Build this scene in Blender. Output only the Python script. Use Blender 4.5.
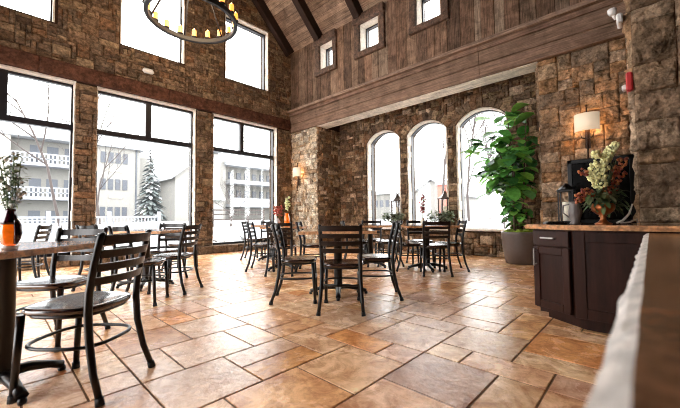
import bpy, bmesh, math, random
from mathutils import Vector, Matrix, noise
PI = math.pi
sc = bpy.context.scene
C = sc.collection
for o in list(bpy.data.objects): bpy.data.objects.remove(o)
# ------------------------------------------------------------ camera, sky, exposure
TH = math.radians(43.41); PITCH = math.radians(2.34); ROLL = math.radians(-.57); CAM_H = .91
fw = Vector((math.cos(TH)*math.cos(PITCH), math.sin(TH)*math.cos(PITCH), math.sin(PITCH)))
r0 = Vector((math.sin(TH), -math.cos(TH), 0)); u0 = r0.cross(fw)
rt = r0*math.cos(ROLL)+u0*math.sin(ROLL); up = -r0*math.sin(ROLL)+u0*math.cos(ROLL)
cd = bpy.data.cameras.new('camera'); cam = bpy.data.objects.new('camera', cd); C.objects.link(cam)
M = Matrix((rt, up, -fw)).transposed().to_4x4(); M.translation = (0, 0, CAM_H); cam.matrix_world = M
cd.sensor_width = 36; cd.lens = 328.6/680*36; cd.clip_start = .02; cd.clip_end = 400
cd.dof.use_dof = True; cd.dof.focus_distance = 4.2; cd.dof.aperture_fstop = 2.1
sc.camera = cam
w = bpy.data.worlds.new('overcast_sky'); sc.world = w; w.use_nodes = True
bg = w.node_tree.nodes['Background']; bg.inputs[0].default_value = (1, .995, .985, 1); bg.inputs[1].default_value = 2.6
sc.view_settings.view_transform = 'Standard'; sc.view_settings.look = 'None'
sc.cycles.filter_width = 1.0
sc.view_settings.exposure = 2.12; sc.view_settings.gamma = 1; sc.view_settings.use_curve_mapping = False

# ------------------------------------------------------------ helpers
def srgb(r, g, b):
    f = lambda c: (c/255/12.92 if c/255 < .04045 else ((c/255+.055)/1.055)**2.4)
    return (f(r), f(g), f(b), 1)
def RF(r, f):            # room position from sideways / forward distance
    return (r*math.sin(TH)+f*math.cos(TH), -r*math.cos(TH)+f*math.sin(TH))
def material(name, col=(.5, .5, .5, 1), rough=.5, metal=0, tint=False, var=.0, vscale=8, bump=0, bscale=30, spec=.5, emit=0, emcol=None,
             stretch=(1, 1, 1), bdist=.02, dark=None, trans=0, detail=5, rvar=0, coat=0, distort=0, var2=0, v2scale=30, v2col=None, v2dist=0):
    m = bpy.data.materials.new(name); m.use_nodes = True
    nt = m.node_tree; N = nt.nodes; L = nt.links; b = N['Principled BSDF']
    b.inputs['Roughness'].default_value = rough; b.inputs['Metallic'].default_value = metal
    b.inputs['Specular IOR Level'].default_value = spec; b.inputs['Transmission Weight'].default_value = trans
    b.inputs['Coat Weight'].default_value = coat; b.inputs['Coat Roughness'].default_value = .1
    b.inputs['Base Color'].default_value = col
    if emit:
        b.inputs['Emission Color'].default_value = emcol or col; b.inputs['Emission Strength'].default_value = emit
    src = None
    if tint:
        a = N.new('ShaderNodeAttribute'); a.attribute_name = 'tint'; src = a.outputs['Color']
    if var or bump or rvar:
        tc = N.new('ShaderNodeTexCoord'); mp = N.new('ShaderNodeMapping'); mp.inputs['Scale'].default_value = stretch
        L.new(tc.outputs['Object'], mp.inputs[0])
        n1 = N.new('ShaderNodeTexNoise'); n1.inputs['Scale'].default_value = vscale; n1.inputs['Detail'].default_value = detail
        n1.inputs['Roughness'].default_value = .65; n1.inputs['Distortion'].default_value = distort
        L.new(mp.outputs[0], n1.inputs['Vector'])
    if var:
        cr = N.new('ShaderNodeValToRGB')
        d = dark or (1-var, 1-var, 1-var, 1)
        cr.color_ramp.elements[0].position = .33; cr.color_ramp.elements[0].color = d
        cr.color_ramp.elements[1].position = .66; cr.color_ramp.elements[1].color = (1+var*.5, 1+var*.5, 1+var*.5, 1)
        L.new(n1.outputs['Fac'], cr.inputs[0])
        mx = N.new('ShaderNodeMix'); mx.data_type = 'RGBA'; mx.blend_type = 'MULTIPLY'; mx.inputs['Factor'].default_value = 1
        if src: L.new(src, mx.inputs['A'])
        else: mx.inputs['A'].default_value = col
        L.new(cr.outputs[0], mx.inputs['B']); src = mx.outputs['Result']
    if var2:
        n3 = N.new('ShaderNodeTexNoise'); n3.inputs['Scale'].default_value = v2scale; n3.inputs['Detail'].default_value = 9; n3.inputs['Roughness'].default_value = .75; n3.inputs['Distortion'].default_value = v2dist
        mp2 = N.new('ShaderNodeMapping'); mp2.inputs['Location'].default_value = (3.1, 7.7, 1.3); L.new(tc.outputs['Object'], mp2.inputs[0]); L.new(mp2.outputs[0], n3.inputs['Vector'])
        c3 = N.new('ShaderNodeValToRGB'); c3.color_ramp.elements[0].position = .38; c3.color_ramp.elements[0].color = v2col or (1-var2, 1-var2, 1-var2, 1)
        c3.color_ramp.elements[1].position = .58; c3.color_ramp.elements[1].color = (1+var2*.25, 1+var2*.25, 1+var2*.25, 1); L.new(n3.outputs['Fac'], c3.inputs[0])
        m3 = N.new('ShaderNodeMix'); m3.data_type = 'RGBA'; m3.blend_type = 'MULTIPLY'; m3.inputs['Factor'].default_value = 1
        L.new(src, m3.inputs['A']); L.new(c3.outputs[0], m3.inputs['B']); src = m3.outputs['Result']
    if src: L.new(src, b.inputs['Base Color'])
    if rvar:
        mr = N.new('ShaderNodeMapRange'); mr.inputs['To Min'].default_value = rough-rvar; mr.inputs['To Max'].default_value = rough+rvar
        mr.inputs['From Min'].default_value = .3; mr.inputs['From Max'].default_value = .7
        L.new(n1.outputs['Fac'], mr.inputs[0]); L.new(mr.outputs[0], b.inputs['Roughness'])
    if bump:
        n2 = N.new('ShaderNodeTexNoise'); n2.inputs['Scale'].default_value = bscale; n2.inputs['Detail'].default_value = 6
        n2.inputs['Roughness'].default_value = .6
        L.new(mp.outputs[0], n2.inputs['Vector'])
        bp = N.new('ShaderNodeBump'); bp.inputs['Strength'].default_value = bump; bp.inputs['Distance'].default_value = bdist
        L.new(n2.outputs['Fac'], bp.inputs['Height']); L.new(bp.outputs[0], b.inputs['Normal'])
    return m
MT = {}
MT['crag'] = material('craggy_stone', rough=.85, tint=True, var=.55, vscale=6, bump=1.0, bscale=8, spec=.15, detail=9, bdist=.14, var2=.5, v2scale=16)
MT['stone'] = material('ledge_stone', rough=.85, tint=True, var=.6, vscale=11, bump=1.0, bscale=16, spec=.15, detail=8, bdist=.06, var2=.45, v2scale=26)
MT['mortar'] = material('mortar', srgb(58, 43, 33), .95, var=.3, vscale=20, bump=.4, spec=.1)
MT['mortar_tan'] = material('tan_mortar', srgb(104, 76, 54), .95, var=.4, vscale=20, bump=.4, spec=.1)
MT['pale_lit_stone'] = material('pale_daylit_stone', srgb(214, 203, 190), .85, var=.25, vscale=14, bump=.8, bscale=25, spec=.2)  # paleness stands in for blown-out daylight on the window reveals
MT['header'] = material('red_timber', srgb(92, 60, 46), .85, var=.5, vscale=7, var2=.5, v2scale=14, bump=1, bscale=10, spec=.12, bdist=.05)
MT['tile'] = material('travertine_tile', rough=.24, tint=True, var=.25, vscale=3.4, detail=9, distort=1.0, dark=(.80, .62, .50, 1), bump=.2, bscale=22, rvar=.08, spec=.4, var2=.35, v2scale=7, v2col=(.62, .45, .36, 1), v2dist=.8)
MT['grout'] = material('grout', srgb(112, 84, 62), .9, spec=.1)
MT['plank'] = material('barn_wood', rough=.8, tint=True, var=.7, vscale=3, stretch=(20, 20, .8), var2=.5, v2scale=3.5, v2dist=.5, bump=.5, bscale=10, spec=.1, detail=7, distort=1)
MT['plank_y'] = material('barn_wood_long', rough=.8, tint=True, var=.6, vscale=3, stretch=(16, .6, 16), var2=.35, v2scale=3, v2dist=.5, bump=.5, bscale=9, spec=.1, detail=7, distort=1)
MT['rafter'] = material('dark_timber', srgb(46, 30, 23), .7, var=.4, vscale=3, stretch=(1, 8, 1), bump=.3, spec=.2)
MT['frame'] = material('dark_window_frame', srgb(26, 22, 26), .4, spec=.4)
MT['trim_wood'] = material('weathered_trim', srgb(104, 78, 62), .8, var=.6, vscale=6, stretch=(1, 3, 3), var2=.5, v2scale=10, bump=.4)
MT['glass'] = None
MT['snow'] = material('snow', (.30, .31, .325, 1), .8, var=.08, vscale=.6, bump=.3, bscale=1.2)
MT['black'] = material('black_powder_coat', srgb(11, 9, 11), .3, spec=.4, var=.15, vscale=30)
MT['slat'] = material('dark_walnut', srgb(26, 16, 14), .32, spec=.35, var=.3, vscale=10, stretch=(1, 6, 6), coat=.1)
MT['seat'] = material('walnut_seat', srgb(46, 27, 22), .2, spec=.6, var=.35, vscale=8, stretch=(1, 7, 1), coat=.6)
MT['rubber'] = material('rubber', srgb(14, 13, 14), .7)
MT['granite'] = material('brown_granite', srgb(168, 112, 72), .12, var=.55, vscale=38, detail=6, spec=.7, coat=.6)
MT['granite_edge'] = material('chiselled_granite', srgb(206, 150, 104), .45, var=.6, vscale=24, bump=.7, bscale=30)
MT['ledge_edge'] = material('daylit_chiselled_granite', srgb(214, 204, 196), .45, var=.5, vscale=22, bump=.6, bscale=30)  # granite edge paled to paint in the window light it catches
MT['cab'] = material('espresso_wood', srgb(50, 27, 20), .45, var=.5, vscale=4, stretch=(4, 4, .6), spec=.22)
MT['cab_face'] = MT['cab']
MT['steel'] = material('brushed_nickel', srgb(190, 186, 184), .28, metal=.9)
MT['pot'] = material('graphite_planter', srgb(98, 88, 84), .4, var=.1, vscale=20)
MT['leaf'] = material('fig_leaf', rough=.26, tint=True, var=.3, vscale=14, spec=.5)
MT['green'] = material('greenery', rough=.6, tint=True)
MT['bark'] = material('bark', srgb(92, 74, 58), .9, var=.3, vscale=20)
MT['moss'] = material('moss', srgb(120, 140, 40), .9, tint=False, var=.4, vscale=40)
MT['copper'] = material('aged_copper', srgb(196, 122, 78), .3, metal=.85, var=.35, vscale=18)
MT['white'] = material('white_plastic', srgb(228, 226, 224), .45)
MT['redp'] = material('red_plastic', srgb(190, 40, 44), .45)
MT['shade'] = material('lamp_shade', srgb(228, 212, 190), .8, emit=.10, emcol=srgb(255, 225, 190))
MT['bulb'] = material('candle_glow', srgb(235, 160, 90), .5, emit=.55, emcol=srgb(255, 150, 60))
MT['flame'] = material('flame', srgb(255, 230, 180), .5, emit=4, emcol=srgb(255, 215, 150))
MT['amber'] = material('amber_glow_glass', srgb(240, 110, 20), .08, emit=.12, emcol=srgb(255, 110, 15), var=.4, vscale=14, coat=.6)  # vase glass given a faint glow of its own to look lit through
MT['plum'] = material('plum_glass', srgb(50, 12, 24), .08, coat=.6)
MT['candle'] = material('wax', srgb(232, 224, 206), .6)
MT['bronze'] = material('oil_bronze', srgb(58, 42, 34), .4, metal=.6)
MT['iron'] = material('black_iron', srgb(22, 17, 17), .5, spec=.3)
MT['mirror'] = material('dark_mirror', srgb(8, 7, 7), .2, spec=.25)
MT['bark_out'] = material('winter_bark', srgb(66, 58, 56), .9)
MT['frost'] = material('frosted_needles', rough=.9, tint=True)
MT['wall_out'] = material('stucco', srgb(190, 184, 172), .9, tint=True, var=.06, vscale=2)
MT['pane_out'] = material('far_pane', srgb(66, 70, 78), .6)
MT['rail_out'] = material('white_rail', srgb(134, 136, 142), .7)
def glass_mat():
    m = bpy.data.materials.new('window_glass'); m.use_nodes = True; nt = m.node_tree; N = nt.nodes
    N.remove(N['Principled BSDF']); t = N.new('ShaderNodeBsdfTransparent'); t.inputs[0].default_value = (.97, .98, .98, 1)
    g = N.new('ShaderNodeBsdfGlossy'); g.inputs['Roughness'].default_value = .02
    x = N.new('ShaderNodeMixShader'); x.inputs[0].default_value = .05
    nt.links.new(t.outputs[0], x.inputs[1]); nt.links.new(g.outputs[0], x.inputs[2]); nt.links.new(x.outputs[0], N['Material Output'].inputs[0])
    return m
MT['glass'] = glass_mat()

class MB:
    def __init__(s): s.v = []; s.f = []; s.m = []; s.t = []; s.sm = []
    def add(s, vs, fs, mi=0, tint=(1, 1, 1), smooth=False):
        n = len(s.v); s.v += [tuple(v) for v in vs]
        for f in fs: s.f.append([i+n for i in f]); s.m.append(mi); s.t.append(tint); s.sm.append(smooth)
    def box(s, c, d, R=None, mi=0, tint=(1, 1, 1), bev=0):
        x, y, z = d[0]/2, d[1]/2, d[2]/2
        if bev:
            b = min(bev, x*.9, y*.9, z*.9)
            vs = []
            for zz, k in ((-z, b), (-z+b, 0), (z-b, 0), (z, b)):
                X, Y = x-k, y-k; q = b if k == 0 else b*.6
                vs += [(-X+q, -Y, zz), (X-q, -Y, zz), (X, -Y+q, zz), (X, Y-q, zz), (X-q, Y, zz), (-X+q, Y, zz), (-X, Y-q, zz), (-X, -Y+q, zz)]
            fs = [[7, 6, 5, 4, 3, 2, 1, 0], [24, 25, 26, 27, 28, 29, 30, 31]]
            for k in range(3):
                for i in range(8): j = (i+1) % 8; fs.append([k*8+i, k*8+j, k*8+8+j, k*8+8+i])
        else:
            vs = [(a*x, b_*y, c_*z) for c_ in (-1, 1) for a, b_ in ((-1, -1), (1, -1), (1, 1), (-1, 1))]
            fs = [[3, 2, 1, 0], [4, 5, 6, 7], [0, 1, 5, 4], [1, 2, 6, 5], [2, 3, 7, 6], [3, 0, 4, 7]]
        c = Vector(c)
        vs = [c+((R@Vector(v)) if R else Vector(v)) for v in vs]
        s.add(vs, fs, mi, tint)
    def bb(s, a, b, **k): s.box([(a[i]+b[i])/2 for i in range(3)], [abs(b[i]-a[i]) for i in range(3)], **k)
    def tube(s, pts, r, n=8, mi=0, tint=(1, 1, 1), closed=False, flat=1.0, cap=True):
        pts = [Vector(p) for p in pts]; N = len(pts)
        rs = r if isinstance(r, (list, tuple)) else [r]*N
        rings = []; ref = None
        for i, p in enumerate(pts):
            a = pts[(i-1) % N] if (closed or i > 0) else p; b = pts[(i+1) % N] if (closed or i < N-1) else p
            t = (b-a).normalized()
            if ref is None: ref = Vector((0, 0, 1)) if abs(t.z) < .9 else Vector((1, 0, 0))
            x = t.cross(ref).normalized(); y = x.cross(t).normalized(); ref = y
            rings.append([p+x*math.cos(2*PI*k/n)*rs[i]*flat+y*math.sin(2*PI*k/n)*rs[i] for k in range(n)])
        vs = [v for g in rings for v in g]; fs = []
        for i in range(N if closed else N-1):
            for k in range(n):
                a = i*n+k; b = i*n+(k+1) % n; j = ((i+1) % N)*n
                fs.append([a, b, j+(k+1) % n, j+k][::-1])
        s.add(vs, fs, mi, tint, True)
        if cap and not closed:
            m = len(s.v)-len(vs)
            for base, rev in ((0, False), ((N-1)*n, True)):
                f = [m+base+k for k in range(n)]
                s.f.append(f[::-1] if rev else f); s.m.append(mi); s.t.append(tint); s.sm.append(False)
    def lathe(s, prof, c=(0, 0, 0), n=20, mi=0, tint=(1, 1, 1), smooth=True, jit=0, rnd=None):
        vs = []
        for r, z in prof:
            for k in range(n):
                q = r*(1+(rnd.uniform(-jit, jit) if jit else 0)); vs.append((c[0]+q*math.cos(2*PI*k/n), c[1]+q*math.sin(2*PI*k/n), c[2]+z))
        fs = []
        for i in range(len(prof)-1):
            for k in range(n): a = i*n+k; b = i*n+(k+1) % n; fs.append([a, b, b+n, a+n])
        s.add(vs, fs, mi, tint, smooth)
        m = len(s.v)-len(vs)
        for base, rev in ((0, True), ((len(prof)-1)*n, False)):
            f = [m+base+k for k in range(n)]; s.f.append(f[::-1] if rev else f); s.m.append(mi); s.t.append(tint); s.sm.append(False)
    def prism(s, poly, z0, z1, mi=0, tint=(1, 1, 1)):
        n = len(poly); vs = [(p[0], p[1], z0) for p in poly]+[(p[0], p[1], z1) for p in poly]
        fs = [list(range(n))[::-1], [i+n for i in range(n)]]+[[i, (i+1) % n, n+(i+1) % n, n+i] for i in range(n)]
        s.add(vs, fs, mi, tint)
    def blob(s, c, r, n=6, mi=0, tint=(1, 1, 1), rnd=random, sq=(1, 1, 1)):
        vs = []; fs = []; rows = 4
        for i in range(rows+1):
            a = PI*i/rows
            for k in range(n):
                q = r*rnd.uniform(.85, 1.15)
                vs.append((c[0]+q*math.sin(a)*math.cos(2*PI*k/n)*sq[0], c[1]+q*math.sin(a)*math.sin(2*PI*k/n)*sq[1], c[2]+q*math.cos(a)*sq[2]))
        for i in range(rows):
            for k in range(n): a = i*n+k; b = i*n+(k+1) % n; fs.append([a, a+n, b+n, b])
        s.add(vs, fs, mi, tint, True)
    def build(s, name, mats, parent=None, origin=None):
        me = bpy.data.meshes.new(name)
        o3 = Vector(origin) if origin else Vector((0, 0, 0))
        me.from_pydata([tuple(Vector(v)-o3) for v in s.v], [], s.f)
        for m in (mats if isinstance(mats, (list, tuple)) else [mats]): me.materials.append(m)
        me.polygons.foreach_set('material_index', s.m); me.polygons.foreach_set('use_smooth', s.sm)
        at = me.color_attributes.new('tint', 'FLOAT_COLOR', 'CORNER')
        cols = []
        for p, t in zip(me.polygons, s.t): cols += [t[0], t[1], t[2], 1]*p.loop_total
        at.data.foreach_set('color', cols); me.update()
        o = bpy.data.objects.new(name, me); C.objects.link(o); o.location = o3
        if parent: o.parent = parent
        return o
def tag(o, label=None, cat=None, group=None, kind=None):
    if label: o['label'] = label
    if cat: o['category'] = cat
    if group: o['group'] = group
    if kind: o['kind'] = kind
    return o
def empty(name, loc, rz=0):
    o = bpy.data.objects.new(name, None); C.objects.link(o); o.location = loc; o.rotation_euler = (0, 0, rz)
    o.empty_display_size = .1; return o
def copy_tree(o, parent=None):
    c = o.copy(); C.objects.link(c); c.parent = parent
    for k in list(o.children): copy_tree(k, c)
    return c
def struct(o, label=None, cat=None): return tag(o, label, cat, kind='structure')

# ------------------------------------------------------------ dimensions (metres)
YW = 8.5; XB = 6.68; XR = 7.7; YP = 7.25; YQ = 1.40; XL = -1.68; YBACK = -6.0
RIDGE_X = 2.5; EAVE = 6.3; RIDGE_Z = EAVE+(XB-RIDGE_X)

# ------------------------------------------------------------ floor
U = .2365; FX, FY = 1.065, .666
rf_ = random.Random(4)
fixed = [(-2,6,1,2),(-1,6,2,2),(-2,4,2,2),(-1,2,2,2),(1,2,2,2),(3,2,1,1),(3,3,1,2),(4,2,2,2),(6,2,1,2),(2,0,2,2),(4,1,1,1),(4,-1,1,2),(2,-1,2,1),
 (5,0,2,2),(7,0,2,1),(9,0,1,1),(8,1,2,2),(7,1,1,2),(7,3,2,2),(9,3,1,1),(10,3,2,1),(0,4,2,1),(0,5,2,1),(2,4,1,2),(3,5,1,1),(1,6,1,2),(2,6,2,1),(2,7,2,2),
 (0,8,2,2),(0,10,1,1),(10,2,2,1),(6,-2,2,2),(5,-2,1,2),(10,0,1,2),(11,0,2,2),(9,4,2,2),(4,5,2,2),(4,4,2,1),(6,4,1,1),(6,5,2,2),(-4,4,2,2),(-3,6,1,1),(-4,2,3,2),(0,0,2,2),(1,11,1,2)]
special = {(2,0):'grey', (3,3):'rust', (-1,2):'streak', (-2,4):'greyl', (-1,6):'greyl', (2,4):'cream', (1,2):'cream', (0,5):'greyl', (4,2):'greyl', (5,0):'greyl', (6,-2):'rust', (2,7):'brown', (2,6):'rust2'}
PAL = {'cream': (.96, .66, .41), 'grey': (.64, .42, .29), 'rust': (.85, .46, .19), 'rust2': (.88, .55, .30), 'streak': (.87, .54, .29), 'greyl': (.88, .63, .44), 'brown': (.72, .43, .22)}
fl = MB(); occ = {}
I0, I1_, J0, J1 = -12, 29, -29, 34
def put_tile(i, j, a, b):
    for x in range(i, i+a):
        for y in range(j, j+b): occ[(x, y)] = 1
    k = special.get((i, j)) or rf_.choices(['cream', 'greyl', 'rust2', 'brown', 'streak', 'rust'], [8, 5, 2.2, 1.4, 2, .6])[0]
    q = rf_.uniform(.88, 1.1); t = tuple(min(.97, c*q*rf_.uniform(.97, 1.03)) for c in PAL[k])
    g = .0035
    x0, y0, x1, y1 = FX+i*U+g, FY+j*U+g, FX+(i+a)*U-g, FY+(j+b)*U-g
    h = rf_.uniform(-.0006, .0006)
    e = .004
    vs = [(x0, y0, -.006), (x1, y0, -.006), (x1, y1, -.006), (x0, y1, -.006), (x0+e, y0+e, h), (x1-e, y0+e, h), (x1-e, y1-e, h), (x0+e, y1-e, h)]
    fl.add(vs, [[4, 5, 6, 7], [0, 1, 5, 4], [1, 2, 6, 5], [2, 3, 7, 6], [3, 0, 4, 7]], 0, t)
for t in fixed:
    if not any((x, y) in occ for x in range(t[0], t[0]+t[2]) for y in range(t[1], t[1]+t[3])): put_tile(*t)
for j in range(J0, J1):
    for i in range(I0, I1_):
        if (i, j) in occ: continue
        opts = [(2, 2), (2, 2), (2, 1), (1, 2), (3, 2), (1, 1)]; rf_.shuffle(opts)
        for a, b in opts+[(1, 1)]:
            if i+a <= I1_ and j+b <= J1 and not any((x, y) in occ for x in range(i, i+a) for y in range(j, j+b)):
                put_tile(i, j, a, b); break
fl.bb((XL-.1, YBACK, -.12), (8.0, YW+.2, -.004), mi=1)
struct(fl.build('floor', [MT['tile'], MT['grout']]))

# ------------------------------------------------------------ stone walls
BROWN = [(.24, .145, .085), (.19, .12, .075), (.28, .175, .105), (.16, .10, .065), (.26, .14, .075), (.33, .22, .13), (.21, .14, .09)]
TAN = [(.50, .34, .21), (.42, .27, .16), (.56, .40, .27), (.46, .26, .13), (.34, .23, .15), (.52, .31, .17), (.40, .28, .19)]
LIT_CREAM = [(.72, .62, .48), (.64, .52, .38), (.78, .70, .58), (.42, .32, .23), (.70, .56, .40), (.55, .38, .24), (.74, .64, .50)]
DARKT = [(.40, .26, .16), (.46, .31, .20), (.34, .22, .14), (.50, .35, .23), (.42, .26, .15)]
def stones(mb, P, W, H, cell, blocked, pal, seed, sizes, depth=(.015, .05), sub=False, jit=.25, u0_=0, v0_=0):
    """lay ashlar stones over u 0..W, v 0..H; P(u,v,d) gives the 3-D point d in front of the wall"""
    rn = random.Random(seed); cu, cv = cell
    nu, nv = int(round(W/cu)), int(round(H/cv)); occ = {}
    cu, cv = W/nu, H/nv
    blk = {}
    for i in range(nu):
        for j in range(nv):
            if blocked and blocked(u0_+(i+.5)*cu, v0_+(j+.5)*cv): blk[(i, j)] = 1
    for j in range(nv):
        for i in range(nu):
            if (i, j) in occ or (i, j) in blk: continue
            op = list(sizes); rn.shuffle(op)
            for a, b in op+[(1, 1)]:
                if i+a <= nu and j+b <= nv and not any((x, y) in occ or (x, y) in blk for x in range(i, i+a) for y in range(j, j+b)): break
            for x in range(i, i+a):
                for y in range(j, j+b): occ[(x, y)] = 1
            g = .0015; ua, ub, va, vb = u0_+i*cu+g, u0_+(i+a)*cu-g, v0_+j*cv+g, v0_+(j+b)*cv-g
            d = rn.uniform(*depth); q = rn.uniform(.75, 1.2); c = rn.choice(pal); t = tuple(x*q for x in c)
            J = lambda: rn.uniform(-jit, jit)*.03
            e = min(.018, (ub-ua)*.12)
            dr = rn.uniform(-.06, .06)*(ub-ua); base = [(ua, va), (ub, va), (ub, vb), (ua, vb)]
            if not sub:
                fr = [(ua+e+abs(J()), va+e*.7+abs(J())*.6), (ub-e-abs(J()), va+e*.7+abs(J())*.6), (ub-e-abs(J()), vb-e*.7-abs(J())*.6), (ua+e+abs(J()), vb-e*.7-abs(J())*.6)]
                vs = [P(x, y, 0) for x, y in base]+[P(x, y, d*rn.uniform(.7, 1.2)) for x, y in fr]
                mb.add(vs, [[4, 5, 6, 7], [0, 1, 5, 4], [1, 2, 6, 5], [2, 3, 7, 6], [3, 0, 4, 7]], 0, t)
            else:
                n = 11; vs = []; fs = []; sx_, sy_ = rn.uniform(-1, 1)*.9, rn.uniform(-1, 1)*.9; off_ = rn.uniform(0, 90)
                for yy in range(n):
                    for xx in range(n):
                        fx = [0, .03, .09, .2, .35, .5, .65, .8, .91, .97, 1][xx]; fy = [0, .03, .09, .2, .35, .5, .65, .8, .91, .97, 1][yy]
                        ed = min(min(fx, 1-fx)*(ub-ua), min(fy, 1-fy)*(vb-va))
                        uu, vv = ua+(ub-ua)*fx, va+(vb-va)*fy
                        q1 = noise.noise((uu*7, vv*9, off_)); q2 = noise.noise((uu*22, vv*26, off_)); q3 = abs(noise.noise((uu*13+vv*6, vv*5-uu*9, off_)))
                        dd = min(1, ed/.010)**.6*(d*(1+.25*sx_*(fx-.5)*2+.25*sy_*(fy-.5)*2)+.035*q1+.016*q2-.035*q3)
                        jx = .012*noise.noise((uu*9, vv*9, 3.3)) if 0 < xx < n-1 else 0
                        vs.append(P(uu+jx, vv+jx*.6, max(0, dd)))
                for yy in range(n-1):
                    for xx in range(n-1): k = yy*n+xx; fs.append([k, k+1, k+n+1, k+n])
                mb.add(vs, fs, 0, t, True)
LEDGE = [(3, 2), (4, 2), (2, 1), (3, 1), (4, 3), (2, 2), (5, 2), (3, 2), (1, 2), (4, 1)]
BIG = [(3, 2), (4, 2), (3, 1), (4, 3), (2, 2), (5, 3), (2, 3), (5, 2), (3, 3)]
HUGE = [(3, 2), (4, 3), (2, 2), (4, 2), (3, 3), (2, 3), (2, 1)]

# window wall (faces -Y)
W_LOW = [(-.98, 1.12), (1.47, 3.57), (4.02, 6.12)]; ZS, ZT = .2, 3.76
W_UP = [(-.68, .76, 8.0), (1.87, 3.27, 9.4), (4.37, 5.79, 6.72)]; ZU = 4.85
holes = [(a, b, ZS, ZT) for a, b in W_LOW]+[(a, b, ZU, t) for a, b, t in W_UP]
def roof_z(x): return RIDGE_Z-abs(x-RIDGE_X)
ww = MB(); TK = .42
xs = sorted(set([XL, XB+1.2]+[h[0] for h in holes]+[h[1] for h in holes]+[RIDGE_X, XB]))
for a, b in zip(xs[:-1], xs[1:]):
    mid = (a+b)/2; hs = sorted([(h[2], h[3]) for h in holes if h[0] < mid < h[1]]); z = -.1
    top = min(roof_z(a), roof_z(b)) if b <= XB else 4.6
    for h in hs: ww.bb((a, YW, z), (b, YW+TK, h[0]), mi=1); z = h[1]
    ztop = roof_z(mid) if b <= XB else 4.6
    ta, tb = (roof_z(a), roof_z(b)) if b <= XB else (4.6, 4.6)
    vs = [(a, YW, z), (b, YW, z), (b, YW+TK, z), (a, YW+TK, z), (a, YW, ta), (b, YW, tb), (b, YW+TK, tb), (a, YW+TK, ta)]
    ww.add(vs, [[3, 2, 1, 0], [4, 5, 6, 7], [0, 1, 5, 4], [1, 2, 6, 5], [2, 3, 7, 6], [3, 0, 4, 7]], 1)
def blk_w(u, v):
    x = u; z = v
    if z > roof_z(x)-.05: return True
    if 3.76 < z < 4.08 and x < XB-.1: return True
    return any(h[0]-.01 < x < h[1]+.01 and h[2]-.01 < z < h[3]+.01 for h in holes)
stones(ww, lambda u, v, d: (u, YW-d, v), XB-XL, 10.4, (.075, .068), blk_w, BROWN, 11, LEDGE, u0_=XL)
# lining of the openings, daylight on the reveals put into its pale colour
for (a, b, z0, z1) in holes:
    rn = random.Random(int(a*100)); z = z0
    while z < z1-.01:
        h = min(rn.uniform(.1, .25), z1-z)
        for x, s in ((a, 1), (b, -1)):
            k = rn.uniform(.012, .03); ww.bb((x, YW-.004-rn.uniform(0, .006), z+.003), (x+s*k, YW+.2, z+h-.003), mi=2)
        z += h
    ww.bb((a, YW-.01, z1-.035), (b, YW+.2, z1), mi=2)
struct(ww.build('wall_window_side', [MT['stone'], MT['mortar'], MT['pale_lit_stone']]))
hd = MB(); rn = random.Random(5); x = XL
while x < XB-.12:
    L_ = min(rn.uniform(1.6, 2.6), XB-.1-x); hd.box((x+L_/2, YW-.05, 3.92), (L_-.004, .14, .30), bev=.02); x += L_
struct(hd.build('trim_1', MT['header']))
cb = MB(); rn = random.Random(6); x = XL
while x < XB-.05:
    L_ = min(rn.uniform(.25, .5), XB-x); k = rn.uniform(.75, 1.2); c = rn.choice(BROWN)
    cb.box((x+L_/2, YW-.08, ZS/2), (L_-.008, .2+rn.uniform(-.02, .02), ZS-.005), bev=.015, tint=tuple(q*k for q in c)); x += L_
struct(cb.build('baseboard_window_side', MT['stone']))

def flat_window(n, a, b, z0, z1, transom=None, mull=None):
    m = MB(); y = YW+.2; t = .055
    root = empty(f'window_{n}', ((a+b)/2, y, z0)); struct(root)
    for p, q in (((a, z0), (a+t, z1)), ((b-t, z0), (b, z1)), ((a, z0), (b, z0+t)), ((a, z1-t), (b, z1))):
        m.bb((p[0], y-.05, p[1]), (q[0], y+.05, q[1]))
    if transom:
        m.bb((a, y-.06, transom), (b, y+.06, transom+.11))
        m.bb((mull-.06, y-.06, transom+.1), (mull+.06, y+.06, z1))
    f = m.build('window_frame', MT['frame']); f.parent = root; f.matrix_parent_inverse = Matrix.Translation(root.location).inverted()
    g = MB(); g.bb((a+t, y-.006, z0+t), (b-t, y+.006, z1-t)); f = g.build('window_pane', MT['glass']); f.parent = root; f.matrix_parent_inverse = Matrix.Translation(root.location).inverted()
n = 1
for a, b in W_LOW: flat_window(n, a, b, ZS, ZT-.03, 2.77, {0: .08, 1: 2.51, 2: 4.98}[n-1]); n += 1
for a, b, t in W_UP: flat_window(n, a, b, ZU, t-.03); n += 1

# wall with the big beam: plank wall above, pier left, pier right, arched wall in the recess
small = [(6.50, 7.06), (4.83, 5.50), (3.16, 3.80)]; SZ0, SZ1 = 5.30, 6.06
pw = MB(); rn = random.Random(21); y = YBACK
while y < YW:
    bw = rn.uniform(.13, .3); y1 = min(y+bw, YW); mid = (y+y1)/2; segs = [(4.3, EAVE+.12)]
    for a, b in small:
        if a < mid < b: segs = [(4.3, SZ0-.02), (SZ1+.02, EAVE+.12)]
    c = rn.choice([(.24, .145, .095), (.18, .11, .075), (.29, .195, .135), (.22, .13, .085), (.34, .24, .17), (.15, .09, .06), (.26, .165, .11)]); q = rn.uniform(.7, 1.35)
    for z0, z1 in segs: pw.bb((XB-.02-rn.uniform(0, .015), y+.004, z0), (XB+.05, y1-.004, z1), tint=tuple(v*q for v in c))
    y = y1
for a, b in [(YBACK, 3.16), (3.80, 4.83), (5.50, 6.50), (7.06, YW+.4)]: pw.bb((XB+.04, a, 4.3), (XB+.4, b, EAVE+.3), mi=1)
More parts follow.
